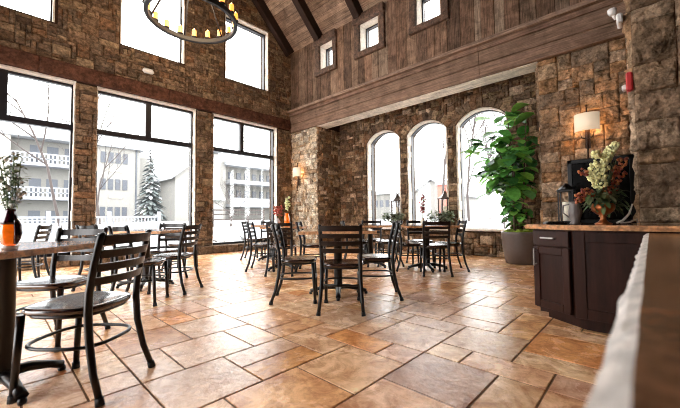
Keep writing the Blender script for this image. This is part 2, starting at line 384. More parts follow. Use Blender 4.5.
for a, b in small: pw.bb((XB+.04, a, 4.3), (XB+.4, b, SZ0), mi=1); pw.bb((XB+.04, a, SZ1), (XB+.4, b, EAVE+.3), mi=1)
struct(pw.build('wall_plank_side', [MT['plank'], MT['rafter']]))
for k, (a, b) in enumerate(small):
    root = empty(f'window_{n}', (XB, (a+b)/2, SZ0)); struct(root); n += 1
    inv = Matrix.Translation(root.location).inverted()
    m = MB()
    m.box((XB-.07, (a+b)/2, SZ1+.11), (.16, b-a+.34, .22), bev=.015); m.box((XB-.05, (a+b)/2, SZ0-.08), (.12, b-a+.34, .15), bev=.012)
    m.box((XB-.045, a-.08, (SZ0+SZ1)/2), (.09, .15, SZ1-SZ0), bev=.01); m.box((XB-.045, b+.08, (SZ0+SZ1)/2), (.09, .15, SZ1-SZ0), bev=.01)
    o = m.build('window_casing', MT['trim_wood']); o.parent = root; o.matrix_parent_inverse = inv
    m = MB(); x = XB+.24; t = .05
    for p, q in (((a, SZ0), (a+t, SZ1)), ((b-t, SZ0), (b, SZ1)), ((a, SZ0), (b, SZ0+t)), ((a, SZ1-t), (b, SZ1))): m.bb((x-.03, p[0], p[1]), (x+.03, q[0], q[1]))
    o = m.build('window_frame', MT['frame']); o.parent = root; o.matrix_parent_inverse = inv
    m = MB(); m.bb((x-.005, a+t, SZ0+t), (x+.005, b-t, SZ1-t)); o = m.build('window_pane', MT['glass']); o.parent = root; o.matrix_parent_inverse = inv
    m = MB()
    for p, q in (((a, SZ0), (a+.02, SZ1)), ((b-.02, SZ0), (b, SZ1)), ((a, SZ0), (b, SZ0+.02)), ((a, SZ1-.02), (b, SZ1))): m.bb((XB-.02, p[0], p[1]), (x-.03, q[0], q[1]))
    o = m.build('window_reveal', MT['pale_lit_stone']); o.parent = root; o.matrix_parent_inverse = inv  # white of the daylit reveal put into the colour
# beam
BT0, BT1 = 3.69, 4.38
bm = MB(); rn = random.Random(3)
rows = [(3.69, 3.93, -.02, (.27, .17, .12)), (3.935, 4.20, -.03, (.26, .165, .115)), (4.205, 4.30, -.05, (.27, .17, .12)), (4.305, 4.385, -.10, (.34, .225, .165))]
for z0, z1, dx, c in rows:
    y = YBACK
    while y < YW-.01:
        y1 = YW if y > 2 else min(y+4.2, YW); bm.box((XB+dx/2+.2+dx/2, (y+y1)/2, (z0+z1)/2), (.44-dx, y1-y-.003, z1-z0-.002), bev=.006, tint=c); y = y1
bm.bb((XB+.02, YQ, 3.672), (XB+.42, YP, 3.69), mi=1, tint=(.8, .72, .62))
struct(bm.build('trim_2', [MT['plank_y'], MT['plank_y']]))

# left pier
lp = MB(); lp.bb((XB+.03, YP+.03, -.1), (XR+.1, YW+.1, BT0), mi=1)
stones(lp, lambda u, v, d: (XB+.03-d, YW-u, v), YW-YP, 3.68, (.07, .065), None, LIT_CREAM, 31, LEDGE)  # window-lit face, its brightness put into the cream stones
stones(lp, lambda u, v, d: (XB+u, YP+.03-d, v), XR-XB, 3.68, (.07, .065), None, BROWN+TAN[:4], 32, LEDGE)  # side turned from the window, its shade put into browner stones
struct(lp.build('wall_left_pier', [MT['stone'], MT['mortar']]))
# right pier with the sconce
rp = MB(); rp.bb((XB+.05, YBACK, -.1), (XR+.3, YQ, BT0), mi=1)
stones(rp, lambda u, v, d: (XB+.05-d, YQ-u, v), YQ+3.2, 3.68, (.10, .088), None, TAN, 41, BIG, depth=(.025, .045), sub=True)
stones(rp, lambda u, v, d: (XB+.05+u, YQ+d, v), .95, 3.68, (.085, .078), None, TAN, 42, BIG)
struct(rp.build('wall_right_pier', [MT['crag'], MT['mortar_tan']]))
# arched wall
ARCH = [(4.97, 6.14), (3.60, 4.76), (2.20, 3.38)]; AS, AZ, AC = .57, 3.10, 3.41
def arch_z(y):
    for a, b in ARCH:
        if a <= y <= b:
            c = (a+b)/2; hw = (b-a)/2; rise = AC-AZ; R = (hw*hw+rise*rise)/(2*rise); return AC-R+math.sqrt(max(0, R*R-(y-c)**2))
    return None
aw = MB(); ys = [YQ-.2]
for a, b in sorted(ARCH): ys += [a+(b-a)*k/16 for k in range(17)]
ys.append(YP+.1)
for a, b in zip(ys[:-1], ys[1:]):
    mid = (a+b)/2
    if arch_z(mid) is None: aw.bb((XR, a, -.1), (XR+.4, b, 4.4), mi=1); continue
    aw.bb((XR, a, -.1), (XR+.4, b, AS), mi=1)
    za, zb = arch_z(a+1e-6) or AZ, arch_z(b-1e-6) or AZ
    vs = [(XR, a, za), (XR+.4, a, za), (XR+.4, b, zb), (XR, b, zb), (XR, a, 4.4), (XR+.4, a, 4.4), (XR+.4, b, 4.4), (XR, b, 4.4)]
    aw.add(vs, [[0, 1, 2, 3], [7, 6, 5, 4], [0, 3, 7, 4], [1, 5, 6, 2], [0, 4, 5, 1], [3, 2, 6, 7]], 1)
    rn2 = random.Random(int(mid*1000)); k = .035
    aw.add([(XR-.01, a, za), (XR+.2, a, za), (XR+.2, b, zb), (XR-.01, b, zb), (XR-.01, a, za-k), (XR+.2, a, za-k), (XR+.2, b, zb-k), (XR-.01, b, zb-k)],
           [[4, 5, 6, 7], [0, 3, 2, 1], [3, 0, 4, 7], [0, 1, 5, 4], [2, 3, 7, 6]], 2)
for a, b in ARCH:
    rn2 = random.Random(int(a*77)); z = AS
    while z < AZ:
        h = min(rn2.uniform(.1, .26), AZ-z)
        for yy, s in ((a, 1), (b, -1)): aw.bb((XR-.006-rn2.uniform(0, .008), yy, z+.003), (XR+.2, yy+s*rn2.uniform(.03, .05), z+h-.003), mi=2)  # arch jambs coloured as bright daylit stone
        z += h
    c = (a+b)/2; hw = (b-a)/2+.015; rise = AC-AZ; R = (hw*hw+rise*rise)/(2*rise); zc = AC-R; amax = math.asin(hw/R); nv = 11
    for k in range(nv):
        a0 = -amax+2*amax*k/nv+.006; a1 = -amax+2*amax*(k+1)/nv-.006; r1 = R+rn2.uniform(.16, .26); d = rn2.uniform(.03, .07)
        q = rn2.uniform(.8, 1.3); t = tuple(v*q for v in rn2.choice(BROWN))
        pts = [(c+r*math.sin(x), zc+r*math.cos(x)) for r, x in ((R+.01, a0), (R+.01, a1), (r1, a1), (r1, a0))]
        vs = [(XR+.01, p, q_) for p, q_ in pts]+[(XR-d, p, q_) for p, q_ in pts]
        aw.add(vs, [[7, 6, 5, 4], [0, 1, 5, 4], [1, 2, 6, 5], [2, 3, 7, 6], [3, 0, 4, 7]], 0, t)
def blk_a(u, v):
    y = YP-u; h = arch_z(min(max(y, 0), 99))
    for a, b in ARCH:
        if a-.01 < y < b+.01 and v > AS-.01:
            if v < (arch_z(min(max(y, a), b)) or 0)+.17: return True
    return False
stones(aw, lambda u, v, d: (XR-d, YP-u, v), YP-YQ+.1, 4.3, (.072, .066), blk_a, BROWN+TAN[1:3], 51, LEDGE)
struct(aw.build('wall_arched', [MT['stone'], MT['mortar'], MT['pale_lit_stone']]))
for a, b in ARCH:
    root = empty(f'window_{n}', (XR+.2, (a+b)/2, AS)); struct(root); n += 1; inv = Matrix.Translation(root.location).inverted()
    c = (a+b)/2; x = XR+.2
    def outline(off):
        hw = (b-a)/2-off; pts = [(c-hw, AS+off), (c+hw, AS+off)]
        for k in range(13): y = c+hw-2*hw*k/12; pts.append((y, (arch_z(min(max(y, a+1e-4), b-1e-4)) or AZ)-off))
        return pts
    o1, o2 = outline(0), outline(.055); N_ = len(o1); m = MB()
    vs = [(x-.05, *p) for p in o1]+[(x-.05, *p) for p in o2]+[(x+.05, *p) for p in o1]+[(x+.05, *p) for p in o2]; fs = []
    for k in range(N_): j = (k+1) % N_; fs += [[k, j, N_+j, N_+k], [N_+k, N_+j, 3*N_+j, 3*N_+k], [2*N_+j, 2*N_+k, 3*N_+k, 3*N_+j], [j, k, 2*N_+k, 2*N_+j]]
    m.add(vs, fs); o = m.build('window_frame', MT['frame']); o.parent = root; o.matrix_parent_inverse = inv
    m = MB(); vs = [(x-.004, *p) for p in o2]+[(x+.004, *p) for p in o2]; m.add(vs, [list(range(N_)), list(range(N_, 2*N_))[::-1]])
    o = m.build('window_pane', MT['glass']); o.parent = root; o.matrix_parent_inverse = inv
sl = MB(); rn = random.Random(8)
for a, b in ARCH: sl.box((XR+.09, (a+b)/2, AS+.02), (.36, b-a+.02, .05), bev=.012)
struct(sl.build('trim_3', MT['pale_lit_stone']))
m = MB(); m.bb((XB+.42, YP+.02, 3.6), (XR+.4, YW+.4, 4.45)); m.bb((XB+.42, YBACK, 3.6), (XR+.4, YQ-.02, 4.45)); struct(m.build('trim_22', MT['mortar']))
# recess ceiling
m = MB(); m.bb((XB+.3, YQ-.2, 4.38), (XR+.4, YW, 4.5)); struct(m.build('ceiling_recess', MT['plank_y']))
# sloping plank roof and rafters
rc = MB(); rn = random.Random(9)
for side in (1, -1):
    x1 = XB if side > 0 else XL
    d = Vector((side, 0, -1)).normalized(); nrm = Vector((-side, 0, -1)).normalized()*1.0
    Ls = math.hypot(XB-RIDGE_X, RIDGE_Z-EAVE)+.1; s = 0
    while s < Ls:
        bw = rn.uniform(.16, .24); y = YBACK-rn.uniform(0, 1)
        while y < YW:
            L_ = rn.uniform(1.5, 3); c = rn.choice([(.28, .19, .135), (.36, .26, .19), (.21, .14, .10), (.32, .22, .16)]); q = rn.uniform(.85, 1.2)
            y0 = max(y, YBACK); y1 = min(y+L_, YW)
            P = Vector((RIDGE_X, 0, RIDGE_Z))+d*(s+bw/2)
            R = Matrix((Vector((d.x, d.y, d.z)), Vector((0, 1, 0)), d.cross(Vector((0, 1, 0))))).transposed()
            if y1 > y0: rc.box((P.x, (y0+y1)/2, P.z), (bw-.008, y1-y0-.006, .03), R=R, tint=tuple(v*q for v in c))
            y += L_
        s += bw
    P = Vector((RIDGE_X, 0, RIDGE_Z))+d*(Ls/2)-nrm*.09
    rc.box((P.x, (YBACK+YW)/2, P.z), (Ls, YW-YBACK, .12), R=R, mi=1)
struct(rc.build('ceiling', [MT['plank_y'], MT['rafter']]))
for k, y in enumerate([8.36, 6.99, 5.44, 3.88, 2.32, .76, -.8, -2.4, -4.0]):
    m = MB()
    for side in (1, -1):
        d = Vector((side, 0, -1)).normalized(); R = Matrix((d, Vector((0, 1, 0)), d.cross(Vector((0, 1, 0))))).transposed()
        nrm = Vector((-side, 0, -1)).normalized(); Ls = math.hypot(XB-RIDGE_X, RIDGE_Z-EAVE)
        P = Vector((RIDGE_X, 0, RIDGE_Z))+d*(Ls/2)+nrm*.14; m.box((P.x, y, P.z), (Ls-.1, .2, .28), R=R, bev=.01)
    struct(m.build(f'trim_{4+k}', MT['rafter']))
# unseen left and back walls, openings cut and closed to shape the daylight
lw = MB(); 
for y in [-6, -3.4, -.9, 1.6, 4.1, 6.6]: lw.bb((XL-.4, y, -.1), (XL, y+.35, 4.2))
lw.bb((XL-.4, 8.1, -.1), (XL, YW+TK, 4.2)); lw.bb((XL-.4, YBACK, 3.7), (XL, YW+TK, EAVE+.2))
lw.bb((XL-.4, YBACK, -.1), (XL, 2.2, 3.8)); lw.bb((XL-.4, 4.2, -.1), (XL, 5.0, 3.8)); lw.bb((XL-.4, 7.0, -.1), (XL, YW, 3.8))
lw.bb((XL-.4, YBACK-.3, 3.4), (XB+.4, YBACK, RIDGE_Z)); lw.bb((XL-.4, YBACK-.3, -.1), (8.1, YBACK, 3.5))
struct(lw.build('wall_unseen_sides', MT['mortar']))

# ------------------------------------------------------------ near stone pillar behind the counter
npil = MB(); PX = 3.67; PY = .07
npil.bb((PX+.05, -1.4, .0), (PX+.75, PY, 6.0), mi=1)
stones(npil, lambda u, v, d: (PX+.05-d, PY-u, v), 1.45, 5.9, (.13, .12), None, DARKT, 61, HUGE, depth=(.035, .055), sub=True)
stones(npil, lambda u, v, d: (PX+.05+u, PY+d, v), .7, 5.9, (.13, .12), None, TAN, 62, HUGE, depth=(.02, .05), sub=True)
struct(npil.build('wall_near_pillar', [MT['crag'], MT['mortar_tan']]))
# ============================================================ OBJECTS
# ------------------------------------------------------------ dining chairs
def rounded(pts_fn, n): return [pts_fn(2*PI*k/n) for k in range(n)]
def supe(a, rx, ry, e=3.2):
    c, s_ = math.cos(a), math.sin(a)
    return (math.copysign(abs(c)**(2/e), c)*rx, math.copysign(abs(s_)**(2/e), s_)*ry)
def make_chair():
    root = empty('dining_chair', (0, 0, 0))
    # seat: saddle board
    s = MB(); nr, na = 6, 32; vs = []
    def zt(x, y, r): return .462+(-.012*math.cos(min(1, r)*PI/2) if r < .8 else 0)+.004*max(0, y/.2)*(1-abs(x)/.22)
    for i in range(nr+1):
        r = [0.001, .3, .55, .75, .9, .97, 1][i]
        for k in range(na):
            x, y = supe(2*PI*k/na, .215, .205); x *= (1+.06*y/.2)
            z = .452+.012*min(1, (r*1.15)**3)-(.008 if i == nr else 0); vs.append((x*r, y*r, z))
    fs = [[i*na+k, i*na+(k+1) % na, (i+1)*na+(k+1) % na, (i+1)*na+k][::-1] for i in range(nr) for k in range(na)]
    b0 = len(vs)
    for r, z in ((1.0, .442), (.97, .432)):
        for k in range(na): x, y = supe(2*PI*k/na, .215, .205); x *= (1+.06*y/.2); vs.append((x*r, y*r, z))
    for i in (nr, nr+1): fs += [[i*na+k, i*na+(k+1) % na, (i+1)*na+(k+1) % na, (i+1)*na+k][::-1] for k in range(na)]
    fs.append([(nr+2)*na+k for k in range(na)][::-1]); fs = [f[::-1] for f in fs]
    s.add(vs, fs, smooth=True); s.build('seat', MT['seat'], root)
    m = MB(); m.tube([(*supe(2*PI*k/24, .19, .175), .422) for k in range(24)], .012, 6, closed=True); m.build('seat_frame', MT['black'], root)
    for sx in (-1, 1):
        m = MB(); m.tube([(sx*.208, -.272, .02), (sx*.197, -.228, .14), (sx*.186, -.195, .30), (sx*.185, -.185, .44), (sx*.186, -.19, .54), (sx*.189, -.215, .68), (sx*.192, -.245, .80), (sx*.193, -.255, .838)],
                         [.016, .0175, .019, .020, .020, .019, .0185, .017], 10, flat=.95)
        m.blob((sx*.193, -.256, .838), .0175, 8, sq=(1, 1, .5)); o = m.build('back_post', MT['black'], root)
        m = MB(); m.tube([(sx*.210, -.276, 0), (sx*.207, -.268, .035)], [.021, .019], 10); m.build('foot_cap', MT['rubber'], o)
        m = MB(); m.tube([(sx*.190, .190, .02), (sx*.186, .178, .25), (sx*.182, .168, .43)], [.0155, .0175, .019], 10); o = m.build('leg', MT['black'], root)
        m = MB(); m.tube([(sx*.190, .191, 0), (sx*.190, .190, .035)], [.021, .019], 10); m.build('foot_cap', MT['rubber'], o)
    for zc, h in ((.806, .052), (.735, .042), (.665, .042), (.595, .042)):
        m = MB(); K = 12; vs = []
        yb = -.19-(zc-.54)*.245 if zc > .54 else -.19
        for k in range(K+1):
            t = -1+2*k/K; x = t*.186; dy = -.038*(1-t*t); th = .007
            for zz, yy in ((-h/2, -th), (h/2, -th-.012), (h/2, th-.012), (-h/2, th)): vs.append((x, yb+dy+yy, zc+zz))
        fs = [[k*4+a, (k+1)*4+a, (k+1)*4+(a+1) % 4, k*4+(a+1) % 4] for k in range(K) for a in range(4)]+[[3, 2, 1, 0], [K*4, K*4+1, K*4+2, K*4+3]]
        m.add(vs, fs, smooth=False); m.build('back_slat', MT['slat'], root)
    m = MB(); pts = []
    for k in range(28):
        x, y = supe(2*PI*k/28, .196, .205, 3.0); pts.append((x, y-.005, .262))
    m.tube(pts, .0095, 8, closed=True); m.build('stretcher_ring', MT['black'], root)
    return root
chair_used = [None]
def chair(r, f, face, label, group='ladder-back dining chairs around the tables'):
    """rear-feet centre at sideways r / forward f; face = 'in' heading in degrees, 0 = away from camera, 90 = to the right"""
    if chair_used[0] is None: c = make_chair(); chair_used[0] = c
    else: c = copy_tree(chair_used[0])
    h = math.radians(face); dr, df = math.sin(h), math.cos(h)
    x, y = RF(r+dr*.25, f+df*.25); dx, dy = RF(dr, df)
    c.location = (x, y, 0); c.rotation_euler = (0, 0, math.atan2(dy, dx)-PI/2)
    tag(c, label, 'chair', group); return c
chair(.0, 3.10, 4, 'black ladder-back dining chair in the middle with its back square to the camera')
chair(-.72, 3.70, 88, 'dining chair left of the central table, brown seat, seen from its left side')
chair(.645, 3.82, -88, 'dining chair right of the central table, seen side-on, seat pale with window glare')
chair(.06, 6.2, 90, 'small side-on dining chair glimpsed behind the top slats of the central chair')
chair(-.71, 5.68, 93, 'dining chair facing right, seen edge-on before the pale stone pier')
chair(.66, 6.95, 180, 'dining chair facing the camera behind the central table, below the leftmost arched window')
chair(1.12, 6.25, -92, 'half-hidden dining chair behind the right chair of the central table')
chair(1.47, 5.02, 6, 'dining chair with its back to the camera at the orchid table')
chair(2.09, 5.63, -86, 'dining chair on the right of the orchid table, beside the low stone wall')
chair(1.52, 6.52, 180, 'dining chair on the window side of the orchid table, facing the camera')
chair(.96, 5.72, 90, 'dining chair on the left of the orchid table, mostly hidden by a nearer chair')
chair(-1.60, 5.86, 88, 'side-on dining chair nearest the third tall window, facing right')
chair(-.96, 5.17, 2, 'dining chair with its back to the camera at the table with two vases')
chair(-1.72, 8.02, 180, 'farthest dining chair by the third tall window, facing the camera')
chair(-1.885, 4.20, -86, 'dining chair on the right side of the left middle table, seen side-on')
chair(-2.60, 5.12, 180, 'dining chair on the window side of the left middle table, behind the side-on chair')
chair(-2.95, 5.85, 5, 'dining chair farther back by the second tall window, only its top rail showing')
chair(-2.42, 3.60, 80, 'dining chair turned right between the near table and the left middle table')
chair(-3.42, 4.45, 84, 'dining chair on the left side of the left middle table, against the first stone column')
chair(-1.205, 1.86, -88, 'nearest dining chair, large dark ladder back at the near granite table')
chair(-2.16, 2.76, 180, 'dining chair on the far side of the near granite table, facing the camera')
chair(-4.32, 4.82, -112, 'dining chair standing alone by the first tall window, behind the amber vase')
chair(-5.2, 5.0, 80, 'dining chair at the left picture edge by the first tall window')
chair(-2.16, 7.40, 86, 'small dining chair by the third tall window left of the farthest chair')

# ------------------------------------------------------------ pedestal tables
def make_table(r, f, size, label, arm=.33, rot=45, zt=.762, off=(0, 0)):
    x, y = RF(r, f); ang = math.atan2(*RF(0, 1)[::-1])-PI/2
    root = empty('pedestal_table', (x, y, 0), ang); tag(root, label, 'table', 'granite-topped pedestal tables')
    h = size/2; m = MB(); rn = random.Random(int(r*10)+99)
    poly = []
    for cx, cy in ((-h, -h), (h, -h), (h, h), (-h, h)):
        nx, ny = {(-h, -h): (h, -h), (h, -h): (h, h), (h, h): (-h, h), (-h, h): (-h, -h)}[(cx, cy)]
        for k in range(10):
            t = k/10; poly.append((cx+(nx-cx)*t+rn.uniform(-.004, .004), cy+(ny-cy)*t+rn.uniform(-.004, .004)))
    N_ = len(poly); vs = [(p[0], p[1], zt) for p in poly]+[(p[0]*1.008, p[1]*1.008, zt-.008) for p in poly]+[(p[0]*1.004, p[1]*1.004, zt-.034) for p in poly]
    m.add(vs, [list(range(N_))], 0)
    m2 = [[k+N_*i, (k+1) % N_+N_*i, (k+1) % N_+N_*(i+1), k+N_*(i+1)][::-1] for i in range(2) for k in range(N_)]+[list(range(2*N_, 3*N_))[::-1]]
    n0 = len(m.v)-len(vs); m.f += [[q+n0 for q in f_] for f_ in m2]; m.m += [1]*len(m2); m.t += [(1, 1, 1)]*len(m2); m.sm += [False]*len(m2)
    m.build('tabletop', [MT['granite'], MT['granite_edge']], root)
    m = MB(); m.box((0, 0, zt-.046), (size*.55, size*.55, .022), bev=.004); m.build('support_plate', MT['black'], root)
    m = MB(); m.lathe([(.052, .07), (.055, .09), (.05, .11), (.05, zt-.06), (.07, zt-.057)], c=(off[0], off[1], 0), n=20); m.build('pedestal', MT['black'], root)
    b = MB()
    for k in range(4):
        a = math.radians(rot+90*k); d = Vector((math.cos(a), math.sin(a), 0))
        O_ = Vector((off[0], off[1], 0)); b.tube([O_+d*.02+Vector((0, 0, .085)), O_+d*.12+Vector((0, 0, .085)), O_+d*(arm*.8)+Vector((0, 0, .058)), O_+d*arm+Vector((0, 0, .035))], [.03, .028, .022, .024], 8, flat=1.15)
        b.lathe([(.018, 0), (.02, .012), (.016, .03)], c=tuple(O_+d*arm), n=10)
    b.build('cross_base', MT['black'], root); return root
T = {}
T['centre'] = make_table(-.03, 3.97, .84, 'granite-topped pedestal table at the centre with three chairs close around it', rot=0)
T['vases'] = make_table(-1.0, 5.92, .72, 'pedestal table before the pale stone pier carrying two flower vases')
T['orchid'] = make_table(1.50, 5.72, .84, 'pedestal table with the red orchid, on the right before the lanterns', rot=0)
T['mid'] = make_table(-2.66, 4.52, .82, 'pedestal table left of the middle, crowded by dark chairs before the second tall window', rot=20)
T['near'] = make_table(-2.10, 1.80, 1.02, 'nearest granite table at the left edge with the amber vase', arm=.27, rot=62, off=(.27, .0))
T['back'] = make_table(.56, 6.15, .74, 'far pedestal table, its thin column seen right of the central chair')
T['far'] = make_table(-1.50, 7.25, .74, 'far pedestal table by the third tall window, hidden by chairs')

# ------------------------------------------------------------ helpers for plants
def leaf(m, p, d, upv, L_, W_, tint, rnd, fold=.25, droop=.3):
    d = Vector(d).normalized(); side = d.cross(Vector(upv)).normalized(); nn = side.cross(d).normalized(); vs = []
    for t, wd in ((0, .04), (.2, .55), (.45, .85), (.7, 1.0), (.88, .75), (1, .05)):
        c = Vector(p)+d*L_*t-Vector((0, 0, droop*L_*t*t)); q = W_/2*wd
        vs += [c-side*q+nn*q*fold, c, c+side*q+nn*q*fold]
    fs = []
    for i in range(5):
        a = i*3; fs += [[a, a+1, a+4, a+3], [a+1, a+2, a+5, a+4]]
    m.add(vs, fs, 0, tint, True)
# fiddle-leaf fig
px_, py_ = 6.98, 1.84
pot = empty('potted_fig_tree', (px_, py_, 0)); tag(pot, 'tall fiddle-leaf fig in a round charcoal planter beside the right stone pier', 'plant')
m = MB(); m.lathe([(.25, 0), (.265, .01), (.315, .30), (.332, .56), (.335, .60), (.315, .605), (.305, .58), (.29, .56)], n=40); m.build('planter', MT['pot'], pot)
m = MB(); rn = random.Random(2)
for k in range(70):
    a = rn.uniform(0, 2*PI); r = .27*math.sqrt(rn.random()); m.blob((r*math.cos(a), r*math.sin(a), .60+rn.uniform(-.01, .03)), rn.uniform(.03, .05), 6, rnd=rn, sq=(1, 1, .6))
m.build('moss', MT['moss'], pot)
rn = random.Random(12); tr = MB(); stems = []
for (bx, by, tx, ty, h) in ((.02, .02, -.10, .42, 2.45), (-.05, .06, 0, .20, 2.95), (.05, -.06, .05, -.12, 2.65), (0, .08, -.15, .05, 2.3), (.03, .04, .10, .55, 2.15)):
    pts = []
    for k in range(9):
        t = k/8; pts.append(Vector((bx+(tx-bx)*t+math.sin(t*5+bx*40)*.03, by+(ty-by)*t**1.5+math.cos(t*4)*.02, .56+(h-.56+.05)*t)))
    stems.append(pts); tr.tube(pts, [.02-.012*k/8 for k in range(9)], 7)
tr.build('trunk', MT['bark'], pot)
lf = MB()
for pts in stems:
    for k in range(66):
        t = rn.uniform(.04, 1.0)**.95
        i = min(7, int(t*8)); p = pts[i].lerp(pts[i+1], t*8-i)
        dens = 1 if t > .42 else .72
        a = rn.uniform(0, 2*PI); L_ = rn.uniform(.27, .44)*dens*(1 if t > .45 else .82); e = rn.uniform(-.2, .65)
        d = Vector((math.cos(a)*.9, math.sin(a), e)); st = p+d.normalized()*rn.uniform(.0, .2)*(1.6 if .45 < t < .95 else .2)
        if py_+st.y+min(0, d.normalized().y*L_) < YQ+.10 or px_+st.x+max(0, d.normalized().x*L_) > XR-.06: continue
        g = rn.choice([(.08, .26, .05), (.05, .17, .04), (.13, .38, .07), (.20, .50, .09), (.08, .24, .07), (.30, .62, .12)])
        leaf(lf, st, d, (0, 0, 1), L_, L_*rn.uniform(.62, .78), g, rn, droop=rn.uniform(.05, .8))
lf.build('foliage', MT['leaf'], pot)

# ------------------------------------------------------------ serving cabinet
cab = empty('serving_cabinet', (3.3, .3, 0)); tag(cab, 'dark espresso wood cabinet with angled door end under the granite counter', 'cabinet')
inv = (-3.3, -.3, 0)
def cpart(m, name, mat, parent=cab):
    o = m.build(name, mat, None, origin=None); o.parent = parent; o.matrix_parent_inverse = Matrix.Translation((3.3, .3, 0)).inverted(); return o
A = Vector((3.36, .775, 0)); B = Vector((3.185, .475, 0)); CT = .79
m = MB(); m.prism([(A.x+.02, A.y), (B.x+.02, B.y), (3.17, .44), (3.17, -1.35), (3.57, -1.35), (3.57, .1), (3.57, .775)], .1, CT)
cpart(m, 'carcass', MT['cab'])
m = MB(); m.prism([(3.46, .70), (3.26, .40), (3.24, -1.3), (3.58, -1.3), (3.58, .70)], 0, .1); cpart(m, 'toe_kick', MT['cab'])
dv = (B-A).normalized(); nv_ = Vector((-abs(dv.y), abs(dv.x), 0)).normalized()
if nv_.x > 0: nv_ = -nv_
nv_ = Vector((dv.y, -dv.x, 0)); nv_ = nv_ if nv_.x < 0 else -nv_
Rm = Matrix((dv, nv_, Vector((0, 0, 1)))).transposed(); wd = (B-A).length
def face(u, z, w_, h_, d0, th, m): # box on the angled face
    c = A+dv*u+nv_*(d0+th/2); m.box((c.x, c.y, z), (w_, th, h_), R=Rm, bev=.003)
m = MB(); face(wd/2, .715, wd-.012, .128, 0, .02, m); dr_ = cpart(m, 'drawer', MT['cab_face'])
m = MB(); face(wd/2, .718, .13, .014, .045, .012, m); face(wd/2-.055, .718, .012, .012, .02, .03, m); face(wd/2+.055, .718, .012, .012, .02, .03, m); tag(cpart(m, 'drawer_handle', MT['steel'], cab), 'brushed metal bar handle')
m = MB(); zc = (.115+.64)/2; hh = .525
face(wd/2, zc, wd-.012, hh, 0, .008, m)
for u, w_ in ((.035, .058), (wd-.035, .058)): face(u, zc, w_, hh, .006, .016, m)
for z in (zc+hh/2-.032, zc-hh/2+.032): face(wd/2, z, wd-.13, .062, .006, .016, m)
cpart(m, 'door', MT['cab_face'])
m = MB(); face(.04, .545, .014, .15, .045, .012, m); face(.04, .605, .012, .012, .02, .03, m); face(.04, .485, .012, .012, .02, .03, m); tag(cpart(m, 'door_handle', MT['steel'], cab), 'upright metal bar handle')
m = MB()
for y0, y1 in ((.455, -.10), (-.10, -.66), (-.66, -1.3)):
    m.bb((3.152, y0, .10), (3.17, y1, .79), bev=.0)
    for p, q in (((y0, .11), (y0-.075, .78)), ((y1+.075, .11), (y1, .78)), ((y0-.075, .70), (y1+.075, .78)), ((y0-.075, .11), (y1+.075, .19))): m.bb((3.142, p[0], p[1]), (3.157, q[0], q[1]), bev=.003)
cpart(m, 'side_panel', MT['cab'])
# countertop with chiselled edge
def slab(poly, zt, th, name, label, seed, notch=.012):
    rn = random.Random(seed); P = []
    n_ = len(poly)
    for i in range(n_):
        a = Vector(poly[i]); b = Vector(poly[(i+1) % n_]); L_ = (b-a).length; K = max(1, int(L_/.035))
        for k in range(K): P.append(a+(b-a)*k/K)
    N_ = len(P); cen = sum(P, Vector((0, 0)))/N_
    def off(p, d):
        return p+(p-cen).normalized()*d
    tops = [off(p, -.014+rn.uniform(-.004, .004)) for p in P]; m1 = [off(p, rn.uniform(-notch*.4, notch)) for p in P]; m2 = [off(p, rn.uniform(-notch, notch*.3)-.004) for p in P]
    vs = [(*p, zt) for p in tops]+[(*p, zt-th*.4+rn.uniform(-.003, .003)) for p in m1]+[(*p, zt-th) for p in m2]
    m = MB(); m.add(vs, [list(range(N_))], 0)
    for i in range(2):
        for k in range(N_): m.f.append([k+N_*i, k+N_*(i+1), (k+1) % N_+N_*(i+1), (k+1) % N_+N_*i]); m.m.append(1); m.t.append((1, 1, 1)); m.sm.append(False)
    m.f.append(list(range(2*N_, 3*N_))[::-1]); m.m.append(1); m.t.append((1, 1, 1)); m.sm.append(False)
    return tag(m.build(name, [MT['granite'], MT['granite_edge']]), label, 'countertop')
CTOP = .832
slab([(3.30, .83), (3.10, .455), (3.10, -1.4), (3.57, -1.4), (3.57, .12), (3.92, .16), (3.92, .83)], CTOP, .04, 'countertop', 'brown granite countertop with chiselled edge on the dark cabinet', 3)
m = MB(); m.bb((3.62, .18, 0), (3.90, .80, CTOP-.04)); 
struct(m.build('trim_20', MT['cab']))
# near granite ledge running out from under the camera
rn = random.Random(77); m = MB(); LZ = .782; X0, X1 = -.15, 3.13; K = 110; vs = []
for k in range(K+1):
    x = X0+(X1-X0)*k/K; w1 = .019+.002*noise.noise((x*6, 0, 0)); w2 = .043+.006*noise.noise((x*6, 5, 0))+.002*noise.noise((x*17, 1, 0))
    vs += [(x, -.62, LZ), (x, w1-.004, LZ), (x, (w1+w2)/2, LZ-.008+.003*noise.noise((x*20, 9, 0))), (x, w2, LZ-.022+.004*noise.noise((x*16, 2, 0))), (x, w2-.012, LZ-.045), (x, -.62, LZ-.045)]
m.add(vs, [[k*6+a, (k+1)*6+a, (k+1)*6+a+1, k*6+a+1] for k in range(K) for a in (0,)], 0)
m.f += [[k*6+a, (k+1)*6+a, (k+1)*6+(a+1) % 6, k*6+(a+1) % 6] for k in range(K) for a in (1, 2, 3, 4, 5)]; e_ = 5*K; m.m += [1]*e_; m.t += [(1, 1, 1)]*e_; m.sm += [False]*e_
m.f += [[0, 1, 2, 3, 4, 5], [K*6+a for a in (5, 4, 3, 2, 1, 0)]]; m.m += [1, 1]; m.t += [(1, 1, 1)]*2; m.sm += [False]*2
MT['ledge_top'] = material('dark_brown_granite', srgb(136, 94, 66), .2, var=.6, vscale=7, detail=8, spec=.4, var2=.5, v2scale=26)
tag(m.build('granite_ledge', [MT['ledge_top'], MT['ledge_edge']]), 'blurred near granite ledge with rough edge coloured pale as if window-lit in the lower right corner', 'countertop')
